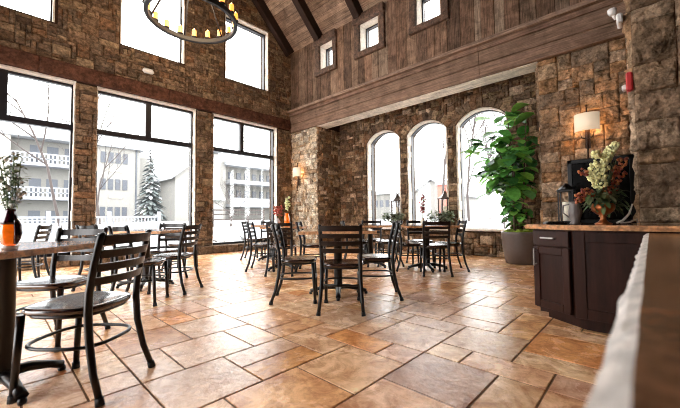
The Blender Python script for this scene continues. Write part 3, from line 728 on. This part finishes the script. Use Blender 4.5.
m = MB(); m.bb((-.1, -.58, 0), (3.05, -.10, LZ-.045)); struct(m.build('trim_21', MT['cab']))

# ------------------------------------------------------------ things on the counter
Z = CTOP
def up_root(name, x, y, z, label, cat, group=None, rz=0): return tag(empty(name, (x, y, z), rz), label, cat, group)
# copper urn with arrangement
ux, uy = 3.42, .285
u = up_root('copper_urn', ux, uy, Z, 'copper footed urn on the counter holding the large flower arrangement', 'urn')
m = MB(); m.lathe([(.055, 0), (.06, .008), (.035, .02), (.022, .04), (.018, .055), (.03, .066), (.022, .075), (.045, .085), (.072, .11), (.082, .14), (.08, .16), (.088, .17), (.078, .168), (.07, .14)], n=28); m.build('bowl', MT['copper'], u)
fa = up_root('flower_arrangement', ux, uy, Z+.15, 'big arrangement of cream hydrangea, rust blossoms and leaves in the copper urn', 'flowers')
rn = random.Random(31)
m = MB()
dl = RF(1, 0); du = Vector((dl[0], dl[1], 0)) # image-right direction
def ar(s_, h, d=0): v = du*s_+Vector((-math.cos(TH), -math.sin(TH), 0))*d; return Vector((v.x, v.y, h))
for (s_, h, R_) in ((.03, .40, .045), (-.02, .36, .05), (.06, .45, .04), (-.075, .30, .05), (-.035, .26, .055), (-.09, .23, .045), (-.04, .18, .05), (.095, .49, .028), (-.01, .32, .045), (-.06, .42, .03)):
    for k in range(46):
        a = Vector((rn.gauss(0, 1), rn.gauss(0, 1), rn.gauss(0, 1))).normalized()*R_*rn.uniform(.7, 1)
        q = rn.uniform(.8, 1.15); m.blob(ar(s_, h, .03)+a, rn.uniform(.008, .013), 5, rnd=rn, tint=(.88*q, .84*q, .44*q))
m.build('cream_blossoms', MT['green'], fa)
m = MB()
for (s_, h, R_) in ((-.19, .09, .04), (-.15, .12, .035), (-.11, .10, .03), (.01, .13, .035), (-.17, .27, .035), (.10, .22, .05), (.13, .28, .05), (.15, .35, .045), (.09, .30, .04), (.07, .16, .04), (-.21, .05, .03), (.02, .09, .03)):
    for k in range(17):
        a = Vector((rn.gauss(0, 1), rn.gauss(0, 1), rn.gauss(0, 1))).normalized()*R_*rn.uniform(.5, 1)
        c = rn.choice([(.32, .06, .025), (.40, .10, .03), (.20, .035, .02), (.50, .17, .05)]); m.blob(ar(s_, h, .03)+a, rn.uniform(.008, .014), 5, rnd=rn, tint=c)
m.build('rust_blossoms', MT['green'], fa)
m = MB()
for k in range(150):
    s_ = rn.uniform(-.2, .2); h = rn.uniform(-.02, .14)*(1-abs(s_)*1.5)+.02; a = rn.uniform(0, 2*PI)
    g = rn.choice([(.10, .16, .05), (.16, .20, .08), (.07, .12, .05), (.22, .24, .12)])
    leaf(m, ar(s_*.5, h, rn.uniform(-.05, .07)), ar(s_*3+rn.uniform(-.3, .3), rn.uniform(-.5, .5), rn.uniform(-.5, .8)), (0, 0, 1), rn.uniform(.06, .11), .03, g, rn, droop=.4)
for k in range(16):
    m.tube([ar(0, 0, 0), ar(rn.uniform(-.1, .13), rn.uniform(.2, .38), rn.uniform(0, .05))], .003, 4, tint=(.12, .16, .06))
m.build('foliage', MT['green'], fa)
# dark pitcher
p = up_root('metal_pitcher', 3.33, .46, Z, 'dark grey metal pitcher on the counter left of the copper urn', 'pitcher')
m = MB(); m.lathe([(.036, 0), (.04, .01), (.03, .025), (.045, .07), (.05, .11), (.036, .16), (.042, .19), (.036, .188), (.03, .16)], n=22); m.build('body', MT['pot'], p)
m = MB(); m.tube([(.02, .035, .17), (.03, .085, .16), (.03, .09, .10), (.02, .045, .06)], .006, 6); m.build('handle', MT['pot'], p)
# flat tray
m = MB(); m.box((3.30, .60, Z+.008), (.10, .16, .016), R=Matrix.Rotation(.5, 3, 'Z'), bev=.005); m.box((3.30, .60, Z+.02), (.07, .13, .012), R=Matrix.Rotation(.5, 3, 'Z'), bev=.004)
tag(m.build('flat_case', MT['black']), 'flat black case lying on the left end of the counter', 'case')
# lantern with candle
l = up_root('candle_lantern', 3.62, .56, Z, 'small black lantern with white candle before the dark framed mirror', 'lantern')
m = MB(); s_ = .055
m.box((0, 0, .012), (.13, .13, .024), bev=.003); m.box((0, 0, .30), (.13, .13, .02), bev=.003)
for a in (-1, 1):
    for b in (-1, 1): m.box((a*s_, b*s_, .155), (.01, .01, .28))
m.lathe([(.07, .31), (.03, .35), (.012, .37)], n=4); m.build('cage', MT['black'], l)
m = MB(); m.lathe([(.034, .024), (.034, .20)], n=16); m.build('candle', MT['candle'], l)
# mirror leaning
mr_ = up_root('framed_mirror', 3.80, .33, Z, 'black framed dark mirror standing on the counter behind the flowers', 'mirror')
m = MB()
for p_, q_ in (((-.24, 0), (-.205, .60)), ((.205, 0), (.24, .60)), ((-.24, 0), (.24, .035)), ((-.24, .565), (.24, .60))): m.bb((-.015, p_[0], p_[1]), (.015, q_[0], q_[1]), bev=.003)
m.build('mirror_frame', MT['black'], mr_)
m = MB(); m.bb((-.004, -.205, .035), (.01, .205, .565)); m.build('mirror_glass', MT['mirror'], mr_)
m = MB(); m.tube([(.01, 0, .5), (.09, 0, .004)], .008, 6); m.build('easel_leg', MT['black'], mr_)
# driftwood twig
m = MB(); b0 = Vector((3.40, .20, Z+.012)); m.tube([b0, b0+ar(.05, .02), b0+ar(.10, .07), b0+ar(.13, .15)], [.008, .009, .008, .005], 6); m.tube([b0+ar(.03, .0), b0+ar(.10, .005), b0+ar(.16, .03), b0+ar(.165, .0)], [.006, .007, .007, .006], 6)
tag(m.build('driftwood', MT['pale_lit_stone']), 'pale driftwood stick lying at the foot of the copper urn', 'driftwood')

# ------------------------------------------------------------ wall sconces
def sconce(y, z, label, x=XB):
    s_ = up_root('wall_sconce', x-.06, y, z-.02, label, 'wall lamp', 'wall sconces with half-round linen shades')
    m = MB(); K = 20; R_ = .168; vs = []
    for zz in (0, .28):
        for k in range(K+1): a = PI/2+PI*k/K; vs.append((math.cos(a)*R_*.8-.03, math.sin(a)*R_, zz))
    m.add(vs, [[k, k+1, K+2+k, K+1+k] for k in range(K)], smooth=True); o = m.build('lamp_shade', MT['shade'], s_)
    o.modifiers.new('thickness', 'SOLIDIFY').thickness = .004
    m = MB(); m.tube([(-.02, 0, -.42), (-.02, 0, .40)], .011, 8); m.lathe([(.0, .44), (.016, .43), (.02, .41), (.008, .39)], c=(-.02, 0, 0), n=10); m.blob((-.02, 0, -.43), .02, 8)
    for a in (-1, 1): m.tube([(-.02, 0, -.12), (-.05, a*.07, -.10), (-.06, a*.09, -.02)], .007, 6)
    m.box((.015, 0, -.1), (.03, .07, .34), bev=.006); m.build('bracket', MT['bronze'], s_)
    for a in (-1, 1):
        m = MB(); m.lathe([(.012, .02), (.012, .07), (.022, .11), (.012, .15)], c=(-.06, a*.09, 0), n=10); m.build('bulb', MT['flame'], s_)
    ld = bpy.data.lights.new('sconce_light', 'POINT'); ld.energy = 1.8; ld.color = (1, .50, .20); ld.shadow_soft_size = .03
    lo = bpy.data.objects.new('sconce_light', ld); C.objects.link(lo); lo.parent = s_; lo.location = (-.07, 0, .12)
    return s_
sconce(.70, 2.27, 'lit wall lamp with linen shade on the right stone pier above the counter', XB-.06)
sconce(8.05, 2.22, 'lit wall lamp with linen shade on the far pale stone pier in the corner', XB-.02)

# ------------------------------------------------------------ chandelier
cx_, cy_, cz_ = 2.5, 6.12, 4.65; CR = .765
ch = up_root('ring_chandelier', cx_, cy_, cz_, 'black iron ring chandelier with amber candle lights hanging before the window wall', 'chandelier')
m = MB(); K = 64
for rr, zz in ((CR, 0),):
    prof = [(CR-.028, -.045), (CR+.028, -.045), (CR+.034, -.035), (CR+.034, .035), (CR+.028, .045), (CR-.028, .045), (CR-.034, .035), (CR-.034, -.035)]
    vs = [(r*math.cos(2*PI*k/K), r*math.sin(2*PI*k/K), z) for k in range(K) for r, z in prof]
    m.add(vs, [[k*8+a, ((k+1) % K)*8+a, ((k+1) % K)*8+(a+1) % 8, k*8+(a+1) % 8] for k in range(K) for a in range(8)], smooth=False)
m.build('ring', MT['iron'], ch)
m = MB(); HZ = 1.35
m.lathe([(.03, HZ-.1), (.06, HZ-.06), (.06, HZ), (.03, HZ+.05), (.015, HZ+.1)], n=14); m.build('hub', MT['iron'], ch)
for k in range(6):
    a = 2*PI*k/6+.35; m = MB(); m.tube([(math.cos(a)*CR, math.sin(a)*CR, 0), (math.cos(a)*.05, math.sin(a)*.05, HZ)], .016, 6); m.build('support_rod', MT['iron'], ch)
m = MB(); zz = HZ+.08; i = 0
while cz_+zz < RIDGE_Z-.35:
    m.tube([(.018*math.cos(t)*(1 if i % 2 else 0)+.0, .018*math.cos(t)*(0 if i % 2 else 1), zz+.035+.035*math.sin(t)) for t in [2*PI*q/10 for q in range(10)]], .005, 5, closed=True); zz += .055; i += 1
m.build('chain', MT['bronze'], ch)
for k in range(18):
    a = 2*PI*k/18+.1; x, y = math.cos(a)*CR, math.sin(a)*CR
    m = MB(); m.lathe([(.02, .04), (.052, .05), (.058, .068), (.048, .068), (.044, .055)], c=(x, y, 0), n=12); cu = m.build('candle_cup', MT['iron'], ch)
    m = MB(); m.lathe([(.040, .055), (.043, .06), (.043, .205), (.036, .21)], c=(x, y, 0), n=12); m.build('candle_light', MT['bulb'], cu)
    m = MB(); m.lathe([(.012, .21), (.016, .225), (.003, .245)], c=(x, y, 0), n=8); m.build('flame', MT['flame'], cu)
ld = bpy.data.lights.new('chandelier_light', 'POINT'); ld.energy = 40; ld.color = (1, .75, .48); ld.shadow_soft_size = .5
lo = bpy.data.objects.new('chandelier_light', ld); C.objects.link(lo); lo.parent = ch; lo.location = (0, 0, .25)

# ------------------------------------------------------------ fixtures
e = up_root('emergency_light', 3.76, PY+.085, 2.63, 'white twin-head emergency light on the side of the near stone pillar', 'emergency light')
m = MB(); m.box((0, -.02, -.02), (.22, .06, .12), bev=.015); m.build('housing', MT['white'], e)
m = MB()
m.tube([(-.04, .015, .0), (-.09, .05, .06)], .018, 8); m.lathe([(.028, -.04), (.045, -.01), (.05, .03), (.045, .035)], c=(-.10, .045, .075), n=14); m.build('lamp_head', MT['white'], e)
e.scale = (.7, .7, .7)
f_ = up_root('fire_alarm', 3.74, PY+.055, 2.04, 'red and white fire alarm strobe on the side of the near stone pillar', 'alarm')
m = MB(); m.box((0, -.03, .0), (.13, .045, .16), bev=.01); m.build('base', MT['redp'], f_)
m = MB(); m.box((0, .005, -.035), (.06, .035, .05), bev=.01); m.build('strobe_lens', MT['white'], f_)
m = MB(); m.box((0, 0, 0), (.24, .09, .12), bev=.04)
o = m.build('smoke_detector', MT['white']); o.location = (2.42, YW-.10, 4.36); tag(o, 'small white oval fixture on the stone wall between lower and upper windows', 'detector')

# ------------------------------------------------------------ vases on tables
def at_table(r, f): x, y = RF(r, f); return x, y
x, y = at_table(-1.685, 1.68+.0)
v = up_root('glass_vase', x, y, .763, 'amber and plum glass vase on the near granite table at the left edge', 'vase')
m = MB(); m.lathe([(.03, 0), (.036, .01), (.038, .02)], n=20); m.build('clear_foot', MT['white'], v)
m = MB(); m.lathe([(.020, .018), (.030, .035), (.038, .065), (.041, .095), (.036, .135), (.024, .17)], n=24); m.build('amber_body', MT['amber'], v)
m = MB(); m.lathe([(.056, .06), (.0565, .09), (.048, .135), (.03, .17), (.022, .185), (.026, .20), (.02, .198)], n=24, tint=(1, 1, 1))
for k in range(len(m.v)): pass
pl = MB(); pl.lathe([(.0395, .128), (.033, .15), (.026, .172), (.02, .19), (.024, .206), (.02, .203), (.016, .19)], n=24)
for sg in (0, 1):   # plum streaks on the flanks
    pts = [(du*(.040*(1 if sg else -1))*q+Vector((0, 0, z))) for q, z in ((.72, .03), (.97, .06), (1.02, .09), (.9, .125), (.6, .16))]
    pl.tube(pts, [.010, .016, .018, .017, .011], 10)
pl.build('plum_neck', MT['plum'], v)
fb = up_root('white_flower_bunch', x, y, .763+.19, 'leafy green stems with white flowers in the amber vase', 'flowers')
rn = random.Random(8); m = MB(); mw = MB(); st = MB()
for k in range(9):
    top = ar(rn.uniform(-.14, .045), rn.uniform(.18, .30), rn.uniform(-.06, .06)); b = Vector((0, 0, -.05)); st.tube([b, b.lerp(top, .5)+ar(rn.uniform(-.01, .01), .02), top], .0025, 4, tint=(.08, .12, .04))
    for q in range(26):
        t = rn.uniform(.28, 1.02); p_ = b.lerp(top, t)+Vector((rn.gauss(0, .016), rn.gauss(0, .016), rn.gauss(0, .014)))
        if rn.random() < .25: mw.blob(p_, rn.uniform(.007, .013), 5, rnd=rn, tint=(.80, .80, .74))
        else: leaf(m, p_, (rn.uniform(-1, 1), rn.uniform(-1, 1), rn.uniform(-.3, .8)), (0, 0, 1), rn.uniform(.025, .045), .018, rn.choice([(.07, .10, .03), (.12, .15, .04), (.05, .07, .03)]), rn)
m.build('leaves', MT['green'], fb); mw.build('white_petals', MT['green'], fb); st.build('stems', MT['green'], fb)
def spray(root, n_, hgt, spread, tint, seed, name):
    rn = random.Random(seed); m = MB(); s2 = MB()
    for k in range(n_):
        top = ar(rn.uniform(-spread, spread), hgt*rn.uniform(.75, 1), rn.uniform(-spread, spread)*.5); s2.tube([(0, 0, -.04), top*.5+Vector((0, 0, .01)), top], .003, 4, tint=(.10, .14, .05))
        for q in range(15):
            t = rn.uniform(.3, 1); p_ = top*t+Vector((rn.gauss(0, .02), rn.gauss(0, .02), rn.gauss(0, .012))); w_ = rn.uniform(.8, 1.2); m.blob(p_, rn.uniform(.011, .022), 5, rnd=rn, tint=tuple(c*w_ for c in tint), sq=(1, 1, .7))
    m.build(name, MT['green'], root); s2.build('stems', MT['green'], root)
x, y = RF(-1.12, 5.86); v = up_root('white_vase', x, y, .763, 'small white vase on the far table by the pale pier, left of the amber bottle', 'vase')
m = MB(); m.lathe([(.03, 0), (.05, .04), (.055, .08), (.035, .12), (.03, .14)], n=16); m.build('body', MT['white'], v)
q = up_root('red_flower_spray', x, y, .9, 'red and orange flower spray in the small white vase by the pale pier', 'flowers'); spray(q, 6, .26, .11, (.45, .08, .05), 4, 'red_blossoms')
x, y = RF(-.95, 5.86); v = up_root('amber_bottle_vase', x, y, .763, 'tall amber glass vase on the far table before the pale stone pier', 'vase')
m = MB(); m.lathe([(.04, 0), (.045, .01), (.05, .10), (.045, .18), (.03, .21), (.03, .23)], n=16); m.build('body', MT['amber'], v)
q = up_root('cream_orchid_spray', x, y, .985, 'pale yellow flower spray in the amber vase before the pale stone pier', 'flowers'); spray(q, 5, .30, .05, (.72, .74, .40), 5, 'cream_blossoms')
x, y = RF(1.42, 5.66); v = up_root('cream_vase', x, y, .763, 'small cream vase with the red orchid on the right far table', 'vase')
m = MB(); m.lathe([(.025, 0), (.035, .03), (.038, .07), (.025, .11), (.028, .125)], n=16); m.build('body', MT['candle'], v)
q = up_root('red_orchid', x, y, .88, 'dark red orchid stem rising from the cream vase on the right far table', 'flowers'); spray(q, 3, .42, .04, (.32, .05, .06), 6, 'orchid_blossoms')

# ------------------------------------------------------------ sill lanterns with greens
def sill_lantern(x, y, z, label, gl):
    l = up_root('sill_lantern', x, y, z, label, 'lantern', 'tall grey lanterns on the window sill')
    m = MB(); s_ = .115; b = .34
    m.box((0, 0, b/2), (.26, .26, b), bev=.01); m.build('lantern_base', MT['bronze'], l)
    m = MB(); m.box((0, 0, b+.015), (.27, .27, .03), bev=.005)
    for i in (-1, 1):
        for j in (-1, 1): m.box((i*s_, j*s_, b+.21), (.026, .026, .38))
    m.box((0, 0, b+.395), (.28, .28, .025), bev=.004)
    m.lathe([(.21, b+.405), (.12, b+.47), (.055, b+.53), (.04, b+.56), (.05, b+.565), (.01, b+.60)], n=4, smooth=False); m.tube([(0, .03*math.cos(t), b+.62+.035*math.sin(t)) for t in [2*PI*k/12 for k in range(12)]], .006, 5, closed=True)
    m.build('lantern_cage', MT['bronze'], l)
    m = MB(); m.lathe([(.045, b+.03), (.045, b+.22)], n=14); m.build('candle', MT['candle'], l)
    m = MB(); rn = random.Random(int(y*10))
    for k in range(340):
        a = rn.uniform(-.34, .34); p_ = Vector((XR-.15+rn.uniform(-.10, .06), y+a, z+.27+rn.uniform(-.16, .15)*(1-abs(a)*1.2)))
        leaf(m, p_, (rn.uniform(-1, .3), rn.uniform(-1, 1), rn.uniform(-.2, .9)), (0, 0, 1), rn.uniform(.06, .12), .045, rn.choice([(.12, .16, .09), (.08, .12, .06), (.20, .24, .14), (.30, .33, .22)]), rn)
    tag(m.build('greenery_garland', MT['green']), gl, 'garland', 'greenery around the sill lanterns')
sill_lantern(XR+.06, 5.13, AS+.045, 'grey metal candle lantern between the two left arched windows', 'leafy garland around the left sill lantern')
sill_lantern(XR+.06, 3.73, AS+.045, 'grey metal candle lantern left of the widest arched window', 'leafy garland around the right sill lantern')

# ------------------------------------------------------------ outside
m = MB(); rn = random.Random(1); G = 24
xs_ = [XL-60+k*8 for k in range(22)]; 
def gz(x, y):
    d = max(y-YW, x-XR)
    return -.12+max(0, min(.75, (d-5)*.06))+.05*math.sin(x*.7)*math.cos(y*.5)
def grid(x0, x1, y0, y1, n_, mm_):
    mm_.add([(x0+(x1-x0)*i/n_, y0+(y1-y0)*j/n_, gz(x0+(x1-x0)*i/n_, y0+(y1-y0)*j/n_)) for j in range(n_+1) for i in range(n_+1)],
            [[j*(n_+1)+i, j*(n_+1)+i+1, (j+1)*(n_+1)+i+1, (j+1)*(n_+1)+i] for j in range(n_) for i in range(n_)], smooth=True)
grid(-30, XR+.4, YW+TK, 80, 40, m); grid(XR+.4, 80, YW+TK, 80, 40, m); grid(XR+.4, 80, -20, YW+TK, 40, m)
tag(m.build('snow_ground', MT['snow']), kind='structure')
GREY = (.145, .140, .130); BEI = (.205, .198, .185)
def pt(m, name, mat, root): o = m.build(name, mat); o.parent = root; o.matrix_parent_inverse = Matrix.Translation(root.location).inverted(); return o
D = 45
b1 = up_root('apartment_building', 1, D, 0, 'apartment block with white balconies beyond the first tall window', 'building')
m = MB(); m.bb((-8, D, 0), (6.6, D+12, 9.0), tint=GREY); m.bb((-.6, D-1.0, 0), (1.0, D, 9.3), tint=(.52, .48, .43)); pt(m, 'wall', MT['wall_out'], b1)
m = MB(); m.add([(-8.5, D-1.6, 9.35), (6.5, D-1.6, 9.35), (6.5, D+6, 13.0), (-8.5, D+6, 13.0), (-8.5, D-1.6, 9.05), (6.5, D-1.6, 9.05), (6.5, D+6, 9.05), (-8.5, D+6, 9.05)], [[0, 1, 2, 3], [0, 4, 5, 1], [1, 5, 6, 2], [0, 3, 7, 4], [3, 2, 6, 7], [4, 7, 6, 5]]); pt(m, 'snowy_roof', MT['snow'], b1)
for zt in (7.55, 4.2, .95):
    m = MB(); m.bb((.9, D-1.5, zt-1.25), (6.6, D-.0, zt-1.1)); m.bb((.9, D-1.5, zt-.12), (6.6, D-1.4, zt)); m.bb((.9, D-1.5, zt-1.1), (6.6, D-1.42, zt-.95)); m.bb((.9, D-1.49, zt-.6), (6.6, D-1.43, zt-.5))
    x = .9
    while x < 6.6: m.bb((x, D-1.49, zt-1.0), (x+.16, D-1.43, zt)); x += .34
    pt(m, 'balcony', MT['rail_out'], b1)
    m = MB(); m.bb((-8, D-1.6, zt-1.1), (-.0, D-1.4, zt+.3)); pt(m, 'balcony', MT['rail_out'], b1)
    for x in (2.4, 3.7, 5.1):
        m = MB(); m.bb((x, D-.04, zt-.9), (x+.9, D+.02, zt+.95)); m.bb((x+.42, D-.06, zt-.9), (x+.47, D, zt+.95)); pt(m, 'window', MT['pane_out'], b1)
b2 = up_root('apartment_building', 10, D, 0, 'cream apartment block with rows of four windows beyond the second tall window', 'building')
m = MB(); m.bb((6.9, D+.5, 0), (12.3, D+12, 9.35), tint=BEI); m.bb((12.3, D+2.5, 0), (14.4, D+12, 8.9), tint=BEI); pt(m, 'wall', MT['wall_out'], b2)
m = MB(); m.bb((6.7, D, 9.35), (12.8, D+12, 9.8)); pt(m, 'snowy_roof', MT['snow'], b2)
m = MB(); m.bb((11.85, D+.38, 0), (12.0, D+.5, 9.35)); pt(m, 'downpipe', MT['pane_out'], b2)
for z0, z1 in ((7.5, 8.75), (4.4, 5.65), (1.2, 2.4)):
    for k in range(4):
        x = 8.35+k*.72; m = MB(); m.bb((x, D+.42, z0), (x+.5, D+.52, z1)); o = pt(m, 'window', MT['pane_out'], b2)
    m = MB(); m.bb((9.2, D+.40, z0-1.0), (10.5, D+.5, z0-.6), tint=(.4, .38, .34)); pt(m, 'vent_grille', MT['wall_out'], b2)
b3 = up_root('gabled_house', 18, D, 0, 'pale gabled house with snowy roof behind the spruce, beyond the second tall window', 'building')
m = MB(); D3 = 42
m.add([(15.2, D3, 0), (20.9, D3, 0), (20.9, D3, 9.6), (19.3, D3, 9.6), (15.2, D3, 6.2), (15.2, D3+12, 0), (20.9, D3+12, 0), (20.9, D3+12, 9.6), (19.3, D3+12, 9.6), (15.2, D3+12, 6.2)],
      [[0, 1, 2, 3, 4], [9, 8, 7, 6, 5], [0, 4, 9, 5], [1, 6, 7, 2]], tint=BEI); pt(m, 'wall', MT['wall_out'], b3)
m = MB(); 
m.add([(14.6, D3-.5, 5.75), (19.3, D3-.5, 9.75), (21.0, D3-.5, 9.75), (21.0, D3+12, 9.75), (19.3, D3+12, 9.75), (14.6, D3+12, 5.75), (14.6, D3-.5, 6.1), (19.3, D3-.5, 10.1), (21.0, D3-.5, 10.1), (21.0, D3+12, 10.1), (19.3, D3+12, 10.1), (14.6, D3+12, 6.1)],
      [[6, 7, 10, 11], [7, 8, 9, 10], [0, 1, 7, 6], [1, 2, 8, 7], [0, 6, 11, 5], [0, 5, 4, 1], [1, 4, 3, 2]]); pt(m, 'snowy_roof', MT['snow'], b3)
m = MB(); m.bb((19.5, D3-.02, .0), (20.8, D3-1.2, 3.6), tint=BEI); m.add([(19.2, D3-1.6, 3.3), (20.9, D3-1.6, 3.3), (20.9, D3, 5.2), (19.2, D3, 5.2)], [[0, 1, 2, 3]], tint=(.5, .52, .56)); pt(m, 'porch', MT['wall_out'], b3)
b4 = up_root('apartment_building', 27, D, 0, 'long pale lodge building with balconies beyond the third tall window', 'building')
m = MB(); m.bb((21.2, D, 0), (23.3, D+8, 10.2), tint=BEI); m.bb((23.3, D+1, 0), (36, D+10, 8.7), tint=GREY); pt(m, 'wall', MT['wall_out'], b4)
m = MB(); m.bb((23.0, D-.8, 8.7), (36.5, D+10, 9.2)); m.bb((23.3, D-1.5, 6.0), (36, D+1, 6.5)); m.bb((23.3, D-1.5, 2.6), (36, D+1, 3.0)); pt(m, 'snowy_roof', MT['snow'], b4)
for z0, z1 in ((6.9, 7.9), (3.9, 5.2)):
    for k in range(8):
        x = 24.2+k*1.35; m = MB(); m.bb((x, D+.9, z0), (x+.75, D+1.02, z1)); pt(m, 'window', MT['pane_out'], b4)
m = MB(); m.bb((23.4, D-1.5, 3.0), (36, D-1.4, 3.9)); pt(m, 'balcony', MT['rail_out'], b4)
# spruce
sp = up_root('spruce_tree', 13.3*.86, 38.5, .3, 'snow-dusted spruce beyond the second tall window', 'tree')
rn = random.Random(14); m = MB(); SH = 8.3
for k in range(26):
    t = k/25; z = .8+(SH-.8)*t; R_ = 1.75*(1-t)**.85+.12
    for q in range(int(20-10*t)):
        a = rn.uniform(0, 2*PI); L_ = R_*rn.uniform(.7, 1.1); d = Vector((math.cos(a), math.sin(a), -.28))
        leaf(m, (0, 0, z+rn.uniform(-.12, .12)), d, (0, 0, 1), L_, .42*(1-t*.5), rn.choice([(.07, .085, .085), (.11, .125, .125), (.26, .27, .28), (.30, .31, .32), (.09, .105, .10)]), rn, droop=.12)
m.build('frosted_boughs', MT['frost'], sp)
m = MB(); m.tube([(0, 0, -.3), (0, 0, SH)], [.16, .02], 8); m.build('trunk', MT['bark_out'], sp)
# bare trees
def bare(x, y, h, label, seed, lean=(0, 0), dens=1.0, r0_=.10, z0=0, grp='bare winter trees outside the windows', spread=.55):
    rn = random.Random(seed); m = MB()
    def br(p, d, L_, r, dep):
        n_ = 4; pts = [p]; q = Vector(p); dd = Vector(d)
        for k in range(n_): dd = (dd+Vector((rn.uniform(-.16, .16), rn.uniform(-.16, .16), rn.uniform(-.02, .12)))).normalized(); q = q+dd*L_/n_; pts.append(q.copy())
        m.tube(pts, [r*(1-.6*k/n_) for k in range(n_+1)], 5 if dep < 2 else 3, cap=False)
        if dep >= 4: return
        for k in range(int((5 if dep == 0 else 4)*dens)):
            t = rn.uniform(.3, 1); i = min(n_-1, int(t*n_)); s_ = pts[i].lerp(pts[i+1], t*n_-i); a = rn.uniform(0, 2*PI)
            nd = (dd*.7+Vector((math.cos(a), math.sin(a), rn.uniform(0, .4)))*spread*1.3).normalized(); br(s_, nd, L_*rn.uniform(.42, .62), r*.48, dep+1)
    br(Vector((0, 0, z0)), Vector((lean[0], lean[1], 1)).normalized(), h*.62, r0_, 0)
    o = m.build('bare_tree', MT['bark_out']); o.location = (x, y, 0); return tag(o, label, 'tree', grp)
def yw(x, Y): return (x, Y)
bare(2.3, 20, 11, 'bare tree with forked trunk beyond the first tall window', 3, lean=(-.12, 0), r0_=.075)
bare(4.3, 24, 10, 'bare tree reaching in at the left of the second tall window', 8, lean=(.1, 0), r0_=.05)
bare(12.6, 23.5, 4.6, 'slim bare sapling in the snow beyond the third tall window', 5, r0_=.06, spread=.7)
bare(2.2*2.2, 26, 13, 'bare treetop showing in the upper middle window', 21, r0_=.1)
bare(20, 16.5, 11, 'bare tree branching beyond the leftmost arched window', 31, lean=(0, .12), r0_=.13)
bare(23, 11.4, 15, 'tall thin poplar beyond the second arched window', 41, r0_=.12, spread=.16, dens=1)
bare(24, 9.7, 16, 'tall narrow poplar left in the widest arched window', 51, r0_=.11, spread=.2, dens=1.8)
bare(33, 11.3, 14, 'bare tree in the middle of the widest arched window', 61, r0_=.12, spread=.25, dens=1.2)
bare(17.5, 5.3, 8, 'bare tree beside the fig leaves in the widest arched window', 71, r0_=.05, spread=.5, dens=1.2)
bare(38, 10.2, 12, 'far bare tree low in the widest arched window', 81, r0_=.15, spread=.4, dens=1.2)
# bushes in the snow
for i, (x, y, lb) in enumerate(((6.3, 12.6, 'bare twiggy bush poking from snow left beyond the third tall window'), (7.9, 13.4, 'bare twiggy bush in the snow beyond the third tall window, behind the chairs'))):
    rn = random.Random(i+90); m = MB()
    for k in range(46):
        a = rn.uniform(0, 2*PI); e_ = rn.uniform(.3, 1.2); L_ = rn.uniform(.25, .5); m.tube([(0, 0, 0), (math.cos(a)*L_*.6, math.sin(a)*L_*.6, L_*e_*.55), (math.cos(a)*L_, math.sin(a)*L_, L_*e_*.8)], .008, 3)
    o = m.build('bare_bush', MT['bark_out']); o.location = (x, y, gz(x, y)); tag(o, lb, 'bush', 'bare bushes in the snow')
# terrace fence
for (x0, x1, y, lb) in ((-.5, 5.6, 17.5, 'white picket railing in the snow beyond the first two tall windows'), (10.2, 14.2, 21.5, 'brown post and rail fence in the snow beyond the third tall window')):
    f = up_root('garden_fence', (x0+x1)/2, y, 0, lb, 'fence'); iswh = y < 20; m = MB(); mat = MT['rail_out'] if iswh else MT['bark_out']; zb = gz((x0+x1)/2, y)
    for k, z in enumerate((.35, .95) if iswh else (.5, .85, 1.15)): m.bb((x0, y-.03, zb+z-.05), (x1, y+.03, zb+z+.04))
    if iswh:
        x = x0
        while x < x1: m.bb((x, y-.02, zb+.3), (x+.05, y+.02, zb+.95)); x += .14
    pt(m, 'rails', mat, f)
    x = x0
    while x <= x1+.01: m = MB(); m.bb((x-.07, y-.07, zb-.1), (x+.07, y+.07, zb+1.2)); pt(m, 'post', mat, f); x += (x1-x0)/3
# distant houses beyond the arched windows
h1 = up_root('distant_house', 40, 26, 0, 'distant grey lodge low in the leftmost arched window', 'building')
m = MB(); m.bb((40, 25.6, 0), (46, 31, 4.3), tint=GREY); pt(m, 'wall', MT['wall_out'], h1)
m = MB(); m.bb((39.6, 25.3, 4.3), (46.4, 31.4, 4.8)); pt(m, 'snowy_roof', MT['snow'], h1)
for k in range(5): m = MB(); m.bb((39.95, 25.8+k*1.05, 2.4), (40.02, 26.4+k*1.05, 3.4)); pt(m, 'window', MT['pane_out'], h1)
h2 = up_root('distant_house', 40, 21, 0, 'distant gabled house with snowy roof in the second arched window', 'building')
m = MB(); m.add([(40, 17.5, 0), (40, 24.6, 0), (40, 24.6, 3.6), (40, 21, 5.7), (40, 17.5, 3.6), (47, 17.5, 0), (47, 24.6, 0), (47, 24.6, 3.6), (47, 21, 5.7), (47, 17.5, 3.6)], [[0, 4, 3, 2, 1], [5, 6, 7, 8, 9], [0, 5, 9, 4], [1, 2, 7, 6]], tint=BEI); pt(m, 'wall', MT['wall_out'], h2)
m = MB(); m.add([(39.5, 17, 3.4), (39.5, 21, 5.8), (47, 21, 5.8), (47, 17, 3.4), (39.5, 25.1, 3.4), (47, 25.1, 3.4)], [[0, 1, 2, 3], [1, 4, 5, 2]]); o = pt(m, 'snowy_roof', MT['snow'], h2); o.modifiers.new('thickness', 'SOLIDIFY').thickness = .25
h3 = up_root('red_house', 39, 19.2, 0, 'small red building beside the right lantern in the second arched window', 'building')
m = MB(); m.bb((38, 18.1, 0), (39.3, 19.2, 4.8), tint=(.42, .12, .09)); pt(m, 'wall', MT['wall_out'], h3)
m = MB(); m.bb((37.8, 17.9, 4.8), (39.5, 19.4, 5.1)); pt(m, 'snowy_roof', MT['snow'], h3)
